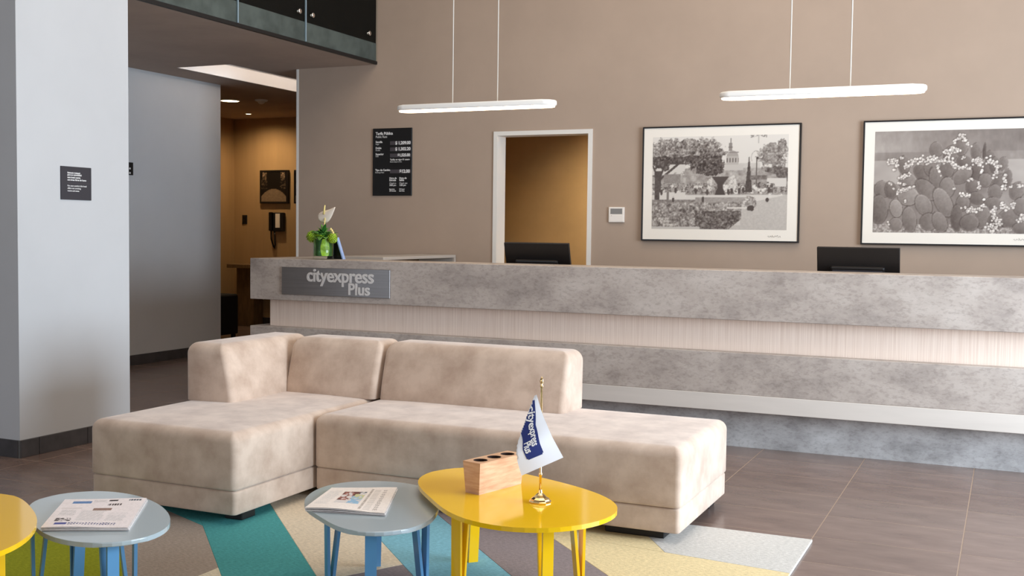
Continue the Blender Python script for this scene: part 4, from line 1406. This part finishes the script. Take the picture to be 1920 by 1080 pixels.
newspaper([(-2.353, 3.566), (-2.13, 3.681), (-1.974, 3.325), (-2.261, 3.254)], ZB, c, 'thick folded newspaper with a colour photo, on the flag-side table', 0.006)

# ================================================================ WOODEN BLOCK WITH THREE HOLES
wbk = thing('pencil_block', (-1.74, 3.73, ZY), 'tapered wooden pencil block with three round holes', 'pencil holder')
dv = Vector((0.255, 0.93, 0)).normalized()       # long axis
sv = Vector((dv.y, -dv.x, 0))
o_ = Vector((-1.744, 3.735, ZY))
Lh, Wt, Wb, H = 0.128, 0.042, 0.033, 0.118
bm = bmesh.new()
NSEG = 16
hr = 0.027
cent = [-0.078, 0.0, 0.078]
# top face with holes through a triangulated fill, sides as quads
lo = [bm.verts.new(o_ + dv * a * (Lh - 0.006) + sv * b * Wb) for a, b in ((-1, -1), (1, -1), (1, 1), (-1, 1))]
hi = [bm.verts.new(o_ + Vector((0, 0, H)) + dv * a * Lh + sv * b * Wt) for a, b in ((-1, -1), (1, -1), (1, 1), (-1, 1))]
bm.faces.new(lo[::-1])
for k in range(4):
    bm.faces.new((lo[k], lo[(k + 1) % 4], hi[(k + 1) % 4], hi[k]))
edges = [bm.edges.get((hi[k], hi[(k + 1) % 4])) for k in range(4)]
rims = []
for c0 in cent:
    r_ = [bm.verts.new(o_ + Vector((0, 0, H)) + dv * (c0 + hr * math.cos(2 * PI * k / NSEG)) + sv * (hr * math.sin(2 * PI * k / NSEG))) for k in range(NSEG)]
    rims.append([v_.co.copy() for v_ in r_])
    edges += [bm.edges.new((r_[k], r_[(k + 1) % NSEG])) for k in range(NSEG)]
bmesh.ops.triangle_fill(bm, use_beauty=True, edges=edges)
for f in list(bm.faces):
    cc = f.calc_center_median()
    if cc.z > ZY + H - 1e-4:
        for c0 in cent:
            hc = o_ + Vector((0, 0, H)) + dv * c0
            if (cc - hc).length < hr * 0.9:
                bm.faces.remove(f)
                break
link('block', bm_mesh(bm), M['wood'], wbk)
for r_ in rims:
    bm = bmesh.new()
    a = [bm.verts.new(p) for p in r_]
    b = [bm.verts.new(p - Vector((0, 0, 0.07))) for p in r_]
    for k in range(NSEG):
        bm.faces.new((a[k], b[k], b[(k + 1) % NSEG], a[(k + 1) % NSEG]))
    bm.faces.new(b)
    link('hole_lining', bm_mesh(bm, fix=False), M['hole'], wbk, True)

# ================================================================ TABLE FLAG
FX, FY = -1.505, 3.615
fg = thing('table_flag', (FX, FY, ZY), 'small white table flag with navy logo on a brass stand', 'flag')
lathe('base', [(0.040, 0.0), (0.041, 0.004), (0.036, 0.008), (0.033, 0.013), (0.024, 0.019), (0.016, 0.027), (0.008, 0.033), (0.0055, 0.045)], (FX, FY, ZY), M['brass'], fg, 10, smooth=False)
bm = bmesh.new()
add_lathe(bm, [(0.0042, 0.04), (0.0042, 0.092), (0.007, 0.097), (0.007, 0.103), (0.0042, 0.108), (0.0038, 0.41), (0.006, 0.414), (0.006, 0.418), (0.0035, 0.422), (0.0075, 0.432), (0.006, 0.440), (0.0008, 0.450)], (FX, FY, ZY), 12)
link('pole', bm_mesh(bm), M['brass'], fg, True)
Lc = [(-1.526, 0.768), (-1.547, 0.6925), (-1.567, 0.6103), (-1.563, 0.5762), (-1.554, 0.5378), (-1.539, 0.4947)]
Rc = [(-1.518, 0.772), (-1.496, 0.708), (-1.478, 0.670), (-1.457, 0.628), (-1.436, 0.594), (-1.413, 0.557)]


def curve(pts, t):
    t = min(max(t, 0), 1) * (len(pts) - 1)
    i = min(int(t), len(pts) - 2)
    f = t - i
    p0, p1, p2, p3 = [np.array(pts[min(max(j, 0), len(pts) - 1)]) for j in (i - 1, i, i + 1, i + 2)]
    return 0.5 * (2 * p1 + (-p0 + p2) * f + (2 * p0 - 5 * p1 + 4 * p2 - p3) * f * f + (-p0 + 3 * p1 - 3 * p2 + p3) * f ** 3)


def flagpt(uu_, vv_, off=0.0):
    """u: 0 hoist .. 1 fly end (downwards); v: 0 outer left edge .. 1 right edge; v < 0 folds round to the back"""
    l, r = curve(Lc, uu_), curve(Rc, uu_)
    wdt = r - l
    if vv_ >= 0:
        p = l + wdt * vv_
        yy = FY - 0.014 - (0.075 * (1 - vv_) + 0.008 * math.sin(PI * min(1, vv_) * 0.9 + 0.25)) * min(1, uu_ * 1.6)
        yy -= off
    else:
        k = -vv_
        p = l + wdt * k * 0.75
        y0_ = FY - 0.014 - (0.075 + 0.002) * min(1, uu_ * 1.6)
        yy = y0_ + 0.014 * min(1, k / 0.05) + 0.06 * k * min(1, uu_ * 1.6) + off
    return Vector((p[0], yy, p[1]))


def fold(u_):        # how much of the lower edge is turned behind, most near the hoist
    return 1.1 * max(0, 1 - u_ * 1.35) ** 1.2


bm = bmesh.new()
nu, nv = 30, 26
rows = []
for i in range(nu + 1):
    u_ = i / nu
    rows.append([bm.verts.new(flagpt(u_, -fold(u_) * 0.4 + (1 + fold(u_) * 0.4) * j / nv)) for j in range(nv + 1)])
for a, b in zip(rows, rows[1:]):
    for k in range(nv):
        bm.faces.new((a[k], a[k + 1], b[k + 1], b[k]))
cl = link('cloth', bm_mesh(bm), M['flag'], fg, True)
cl['label'] = 'white satin flag cloth'


def lab(a, b):       # label space: a along the words 0..1, b across 0 (lower) .. 1 (upper) -> flag u, v
    u_ = 0.06 + 0.76 * a
    l, r = curve(Lc, u_), curve(Rc, u_)
    wd_ = max(0.012, float(np.linalg.norm(r - l)))
    right = wd_ - (0.026 + 0.018 * a) * min(1, 0.25 + wd_ / 0.12)
    x = right - 0.055 * (1 - b)
    return u_, x / wd_


def label_faces(inset, m, name, off):
    bm_ = bmesh.new()
    na, nb = 40, 14
    vs = {}
    for i in range(na + 1):
        for j in range(nb + 1):
            a, b = i / na, j / nb
            u_, v_ = lab(a, b)
            vs[i, j] = (bm_.verts.new(flagpt(u_, v_, off)), v_)
    for i in range(na):
        for j in range(nb):
            q = [vs[i, j], vs[i + 1, j], vs[i + 1, j + 1], vs[i, j + 1]]
            corner = (i == na - 1 and j in (0, nb - 1))
            if all(z_[1] >= 0.0 for z_ in q) and not corner:
                bm_.faces.new([z_[0] for z_ in q])
    for v_ in [v_ for v_ in bm_.verts if not v_.link_faces]:
        bm_.verts.remove(v_)
    return link(name, bm_mesh(bm_, fix=False), m, cl, True)


label_faces(0, M['navy'], 'logo_patch', 0.0012)


def flag_text(body, size, a0, b0, ka=0.158):
    me = text_mesh(body, size, lambda x, y, z: Vector((x, y, 0)), bold=0.02, space=0.97, res=4)
    bm_ = bmesh.new()
    bm_.from_mesh(me)
    bmesh.ops.subdivide_edges(bm_, edges=[e for e in bm_.edges if e.calc_length() > 0.12], cuts=1)
    bpy.data.meshes.remove(me)
    dead = []
    for v_ in bm_.verts:
        u_, vv_ = lab(a0 + v_.co.x * ka, b0 + v_.co.y * 0.62)
        if vv_ < 0.02: dead.append(v_)
        v_.co = flagpt(u_, max(0, vv_), 0.0022)
    bmesh.ops.delete(bm_, geom=dead, context='VERTS')
    link('lettering', bm_mesh(bm_, fix=False), M['ink'], cl)


flag_text('cityexpress', 1.0, 0.06, 0.56)
flag_text('Plus', 1.0, 0.585, 0.10, 0.175)
